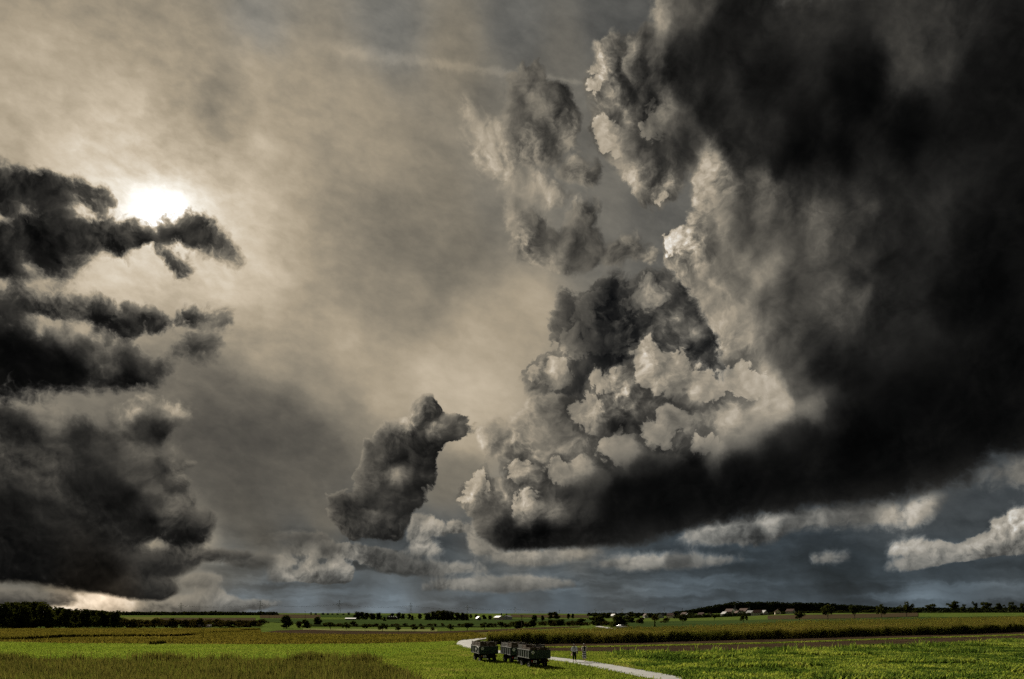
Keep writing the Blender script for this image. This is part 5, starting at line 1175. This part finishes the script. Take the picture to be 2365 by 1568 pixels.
def crate(wg, kind, lx, ly, label, rz=0., lid=False, dz=0.):
    R = Matrix.Rotation(wg.rotation_euler.z, 4, 'Z'); p = wg.location+(R @ Vector((lx, ly, BZ+.005+dz)))
    o = empty('field_crate', p, wg.rotation_euler.z+rz)
    for n, me in CRP[kind]: link(bpy.data.objects.new(n, me), o)
    tag(o, label, 'crate', 'slatted wooden field crates'); return o
RZ = math.radians(17)
W1 = wagon('left green farm wagon with pale struts on its side', at(1109.5, 1530), RZ, open_side=True)
W2 = wagon('middle green farm wagon, half hidden behind the right one', at(1181, 1534), RZ)
W3 = wagon('right green farm wagon with rusty mudguard, nearest the walkers', at(1223.8, 1543.5), RZ, rust=True)
pos = {'near': .58, 'middle': 1.68, 'rear': 2.80}
for wg, who, kinds in ((W1, 'left', ('aw', 'aw', 'aw', 'ag', 'aw', 'bw')), (W2, 'middle', ('aw', 'bg', 'ag', 'ag', 'ag', 'aw')), (W3, 'right', ('bw', 'bw', 'aw', 'ag', 'ag', 'bw'))):
    k = 0
    for row, yy in pos.items():
        for sx, sn in ((-1, 'left'), (1, 'right')):
            kd = kinds[k]; k += 1
            if who == 'right' and row == 'near' and sn == 'right': kd = 'bw'
            crate(wg, kd, sx*.425, yy, '%s slatted wooden crate in the %s row on the %s wagon' % (sn, {'near': 'nearest', 'middle': 'second', 'rear': 'farthest'}[row], who), .02*((k*7) % 3-1))

# ---------------------------------------------------------------- the two walkers
M_skin = plain('skin', (.36, .21, .15), .6, 0, .05)
M_hair = plain('dark_hair', (.016, .012, .010), .6, 0, .3, 30.)
M_black = plain('black_cloth', (.010, .010, .012), .9, 0, .2)
M_shoe = plain('dark_leather', (.03, .024, .02), .5, 0, .2)
M_wshoe = plain('white_shoe', (.7, .68, .66), .6, 0, .05)
def cloth(name, col):
    m, q, out = mat_base(name); d = q.new('ShaderNodeBsdfDiffuse'); t = q.new('ShaderNodeBsdfTranslucent'); mx = q.new('ShaderNodeMixShader'); mx.inputs[0].default_value = .45
    tcn = q.new('ShaderNodeTexCoord'); c = q.v('SCALE', tuple(col), scale=q.mr(q.noise(tcn.outputs['Object'], 9., 4, .6), .3, .7, .85, 1.1, 'LINEAR'))
    q.put(d.inputs[0], c); q.put(t.inputs[0], c); m.node_tree.links.new(d.outputs[0], mx.inputs[1]); m.node_tree.links.new(t.outputs[0], mx.inputs[2]); m.node_tree.links.new(mx.outputs[0], out.inputs[0]); return m
M_blouse = cloth('pale_blue_grey_blouse', (.74, .78, .84)); M_cardi = cloth('cream_cardigan', (.80, .74, .68)); M_scarf = cloth('pale_pink_cloth', (.72, .58, .55))
def striped(name):
    m, q, out = mat_base(name); b = q.new('ShaderNodeBsdfPrincipled'); b.inputs['Roughness'].default_value = .9
    tcn = q.new('ShaderNodeTexCoord'); x, y, z = q.sep(tcn.outputs['Object'])
    n = q.noise(tcn.outputs['Object'], 4., 3, .5); zz = q.m('ADD', z, q.m('MULTIPLY', n, .06))
    fr = q.m('FRACT', q.m('MULTIPLY', q.m('SUBTRACT', zz, .04), 5.2)); f = q.m('MULTIPLY', q.mr(fr, .60, .66), q.mr(zz, 1.02, .98))
    q.put(b.inputs['Base Color'], q.mix(f, (.012, .012, .016, 1), (.80, .80, .82, 1)))
    m.node_tree.links.new(b.outputs[0], out.inputs[0]); return m
M_stripe = striped('striped_dress')
def skin_mesh(name, verts, edges, mat, sub=2):
    """verts: (x,y,z,r) joints; grown into one continuous surface"""
    me = bpy.data.meshes.new(name); me.from_pydata([v[:3] for v in verts], edges, []); ob = bpy.data.objects.new('tmp', me); COL.objects.link(ob)
    md = ob.modifiers.new('skin', 'SKIN'); md.use_smooth_shade = True
    for i, v in enumerate(verts):
        sv = me.skin_vertices[0].data[i]; r = v[3]; sv.radius = r if isinstance(r, tuple) else (r, r); sv.use_root = (i == 0)
    s = ob.modifiers.new('sub', 'SUBSURF'); s.levels = sub; s.render_levels = sub
    dg = bpy.context.evaluated_depsgraph_get(); dg.update(); out = bpy.data.meshes.new_from_object(ob.evaluated_get(dg))
    bpy.data.objects.remove(ob); out.name = name; out.materials.clear(); out.materials.append(mat); out.polygons.foreach_set('use_smooth', [True]*len(out.polygons)); return out
def body(joints):
    """joints: dict of the pose; returns vertices and edges of a whole figure, hands with five fingers"""
    J = joints; V = []; E = []
    def add(p, r, par=None):
        V.append((*p, r)); i = len(V)-1
        if par is not None: E.append((par, i))
        return i
    pel = add(J['pelvis'], (.135, .10)); wa = add(J['waist'], (.115, .085), pel); ch = add(J['chest'], (.135, .10), wa); nk = add(J['neck'], .05, ch)
    h1 = add(J['jaw'], (.062, .075), nk); h2 = add(J['skull'], (.078, .092), h1); add(J['crown'], (.055, .06), h2)
    nose = Vector(J['jaw'])+Vector(J['face'])*.105+Vector((0, 0, .05)); add(nose, .012, h1)
    for s in ('L', 'R'):
        sh = add(J['shoulder'+s], .055, ch); el = add(J['elbow'+s], .038, sh); wr = add(J['wrist'+s], .026, el)
        a = Vector(J['wrist'+s]); d = (Vector(J['hand'+s])-a).normalized(); side = d.cross(Vector(J['palm'+s])).normalized(); pn_ = Vector(J['palm'+s]).normalized()
        pm = add(a+d*.065, (.034, .016), wr)
        for k, (o_, ln) in enumerate(((-.03, .065), (-.011, .078), (.009, .074), (.027, .058))):
            b = add(a+d*.105+side*o_, .0095, pm); c = add(a+d*(.105+ln*.5)+side*o_*1.1+pn_*.008, .0085, b); add(a+d*(.105+ln*.9)+side*o_*1.1+pn_*.03, .007, c)
        tb = add(a+d*.05-side*.042, .0105, pm); add(a+d*.085-side*.062+pn_*.015, .0085, tb)
        hp = add(J['hip'+s], .085, pel); kn = add(J['knee'+s], .056, hp); an = add(J['ankle'+s], .036, kn); add(Vector(J['ankle'+s])+Vector(J['toe'])*.15+Vector((0, 0, -.045)), (.034, .022), an)
    return V, E
def person(label, p, rz, J, parts):
    o = empty('person', p, rz); V, E = body(J); link(bpy.data.objects.new('body', skin_mesh('body', V, E, M_skin)), o)
    for nm, mb, mt in parts: mb.build(nm, mt, o, True)
    tag(o, label, 'person'); return o
# figures look along -y (towards the camera) in their own space
JA = dict(pelvis=(0, 0, .90), waist=(0, 0, 1.06), chest=(0, -.01, 1.26), neck=(0, 0, 1.44), jaw=(.01, -.02, 1.50), skull=(.012, -.005, 1.58), crown=(.012, 0, 1.645), face=(.75, -.66, 0),
  shoulderL=(-.165, 0, 1.37), elbowL=(-.235, .02, 1.10), wristL=(-.235, -.03, .88), handL=(-.235, -.04, .80), palmL=(1, 0, 0), shoulderR=(.165, 0, 1.37), elbowR=(.245, .03, 1.11), wristR=(.255, -.06, .90), handR=(.25, -.09, .82), palmR=(-1, 0, 0),
  hipL=(-.09, 0, .87), kneeL=(-.085, -.07, .48), ankleL=(-.085, .02, .09), hipR=(.09, 0, .87), kneeR=(.10, -.03, .47), ankleR=(.12, -.10, .08), toe=(0, -1, 0))
def hair(c, rx, ry, rz_, back=.0, drop=.0):
    """cap of hair over the back and top of the head, open at the face"""
    mb = MB(); x, y, z = c
    return mb.rings([(x, y+.035, z-.10-drop, rx*.72, ry*.45), (x, y+.03, z-.03, rx*.98, ry*.72), (x, y+.018, z+.035, rx*1.04, ry*.92), (x, y+.005, z+.075, rx*.92, ry*.92), (x, y, z+.108, rx*.55, ry*.6), (x, y, z+.118, rx*.1, ry*.1)], 14)
blouse = MB().rings([(0, 0, .93, .185, .135), (0, 0, 1.0, .19, .14), (0, 0, 1.12, .175, .13), (0, -.01, 1.26, .19, .135), (0, -.005, 1.36, .175, .11), (0, 0, 1.415, .09, .075), (0, 0, 1.44, .062, .06)], 16)
sl = MB(); sl.limb([(-.12, 0, 1.37, .075), (-.18, 0, 1.33, .082), (-.235, .02, 1.12, .072), (-.24, .0, 1.01, .07)], 10); sl2 = MB(); sl2.limb([(.12, 0, 1.37, .075), (.18, 0, 1.33, .082), (.245, .03, 1.12, .072), (.252, .0, 1.02, .07)], 10)
trL = MB(); trL.rings([(0, 0, .96, .165, .12), (-.02, 0, .88, .165, .125), (-.085, -.005, .80, .10, .105), (-.086, -.06, .50, .082, .085), (-.085, .0, .22, .062, .065)], 12)
trR = MB(); trR.rings([(0, 0, .955, .16, .118), (.02, 0, .88, .165, .125), (.088, -.005, .80, .10, .105), (.10, -.03, .50, .082, .085), (.115, -.08, .24, .062, .065)], 12)
def shoe(x, y, z=.0): return MB().loft([((x, y+.09, z+.05), (.035, 0, 0), (0, 0, .045)), ((x, y+.03, z+.06), (.042, 0, 0), (0, 0, .055)), ((x, y-.07, z+.045), (.046, 0, 0), (0, 0, .04)), ((x, y-.15, z+.032), (.036, 0, 0), (0, 0, .026))], 10)
pA = at(1326.5, 1531.5); pA.z += .125
person('walker in a pale blue blouse and black cropped trousers carrying a cloth', pA, math.radians(8), JA,
  [('hair', hair((.012, .0, 1.565), .088, .10, .12, 0, .03), M_hair), ('blouse', blouse, M_blouse), ('sleeve', sl, M_blouse), ('sleeve', sl2, M_blouse), ('trouser_leg', trL, M_black), ('trouser_leg', trR, M_black), ('shoe', shoe(-.085, .02), M_shoe), ('shoe', shoe(.12, -.10), M_shoe)])
JB = dict(pelvis=(0, 0, .92), waist=(0, 0, 1.08), chest=(0, -.01, 1.28), neck=(0, 0, 1.46), jaw=(.01, -.02, 1.52), skull=(.0, -.005, 1.60), crown=(0, 0, 1.665), face=(.3, -.95, 0),
  shoulderL=(-.16, 0, 1.39), elbowL=(-.235, .02, 1.13), wristL=(-.20, -.10, .93), handL=(-.19, -.14, .86), palmL=(1, 0, 0), shoulderR=(.16, 0, 1.39), elbowR=(.25, -.10, 1.20), wristR=(.115, -.22, 1.40), handR=(.08, -.22, 1.48), palmR=(0, 1, 0),
  hipL=(-.085, 0, .89), kneeL=(-.07, -.03, .49), ankleL=(-.07, -.05, .08), hipR=(.085, 0, .89), kneeR=(.07, -.06, .49), ankleR=(.075, .06, .10), toe=(0, -1, 0))
dress = MB().rings([(.01, 0, .34, .205, .16), (.01, 0, .5, .19, .15), (0, 0, .72, .18, .145), (0, 0, .92, .18, .14), (0, 0, 1.08, .145, .11), (0, -.01, 1.28, .165, .12), (0, -.01, 1.38, .13, .095), (0, 0, 1.42, .08, .07)], 18)
sB = MB(); sB.limb([(-.10, 0, 1.40, .07), (-.17, 0, 1.37, .07), (-.235, .02, 1.13, .056), (-.205, -.085, .96, .045)], 10); sB2 = MB(); sB2.limb([(.10, 0, 1.40, .07), (.17, 0, 1.37, .07), (.25, -.10, 1.20, .056), (.14, -.20, 1.37, .045)], 10)
vest = MB()
for s in (-1, 1): vest.loft([((s*.115, .0, 1.02), (.075, 0, 0), (0, .155, 0)), ((s*.125, 0, 1.25), (.07, 0, 0), (0, .15, 0)), ((s*.10, 0, 1.41), (.07, 0, 0), (0, .09, 0))], 12)
pB = at(1349.5, 1531.2); pB.z += .125
person('walker in a black and white striped dress raising one hand to the face', pB, math.radians(4), JB,
  [('hair', hair((0, .0, 1.585), .088, .10, .12), M_hair), ('hair_bun', MB().rings([(0, .08, 1.63, .02, .02), (0, .09, 1.655, .05, .05), (0, .09, 1.69, .05, .05), (0, .085, 1.715, .02, .02)], 10), M_hair), ('dress', dress, M_stripe), ('cardigan', vest, M_cardi), ('sleeve', sB, M_cardi), ('sleeve', sB2, M_cardi), ('shoe', shoe(-.07, -.05), M_wshoe), ('shoe', shoe(.075, .06, .01), M_wshoe)])
def place(ob, p, rz): ob.location = p; ob.rotation_euler = (0, 0, rz); return ob
cl = MB(); cl.loft([((-.245, -.05, .84), (.03, 0, 0), (0, .025, 0)), ((-.255, -.045, .74), (.06, 0, 0), (0, .03, 0)), ((-.275, -.04, .62), (.055, .01, 0), (0, .02, 0)), ((-.30, -.04, .53), (.03, 0, 0), (0, .012, 0))], 10)
tag(place(cl.build('folded_cloth', M_scarf, None, True), pA, math.radians(8)), 'pale pink cloth hanging from the hand of the walker in the blouse', 'cloth')
bag = empty('shoulder_bag', pA, math.radians(8))
MB().box(.235, .325, -.11, .10, .80, .98).build('pouch', M_black, bag, False, .02)
mb = MB(); mb.beam((-.10, -.085, 1.41), (.03, -.155, 1.22), .03, .01); mb.beam((.03, -.155, 1.22), (.19, -.14, 1.0), .03, .01); mb.beam((.19, -.14, 1.0), (.26, -.06, .97), .03, .01); mb.build('strap', M_black, bag)
tag(bag, 'small black crossbody bag at the hip of the walker in the blouse', 'bag')
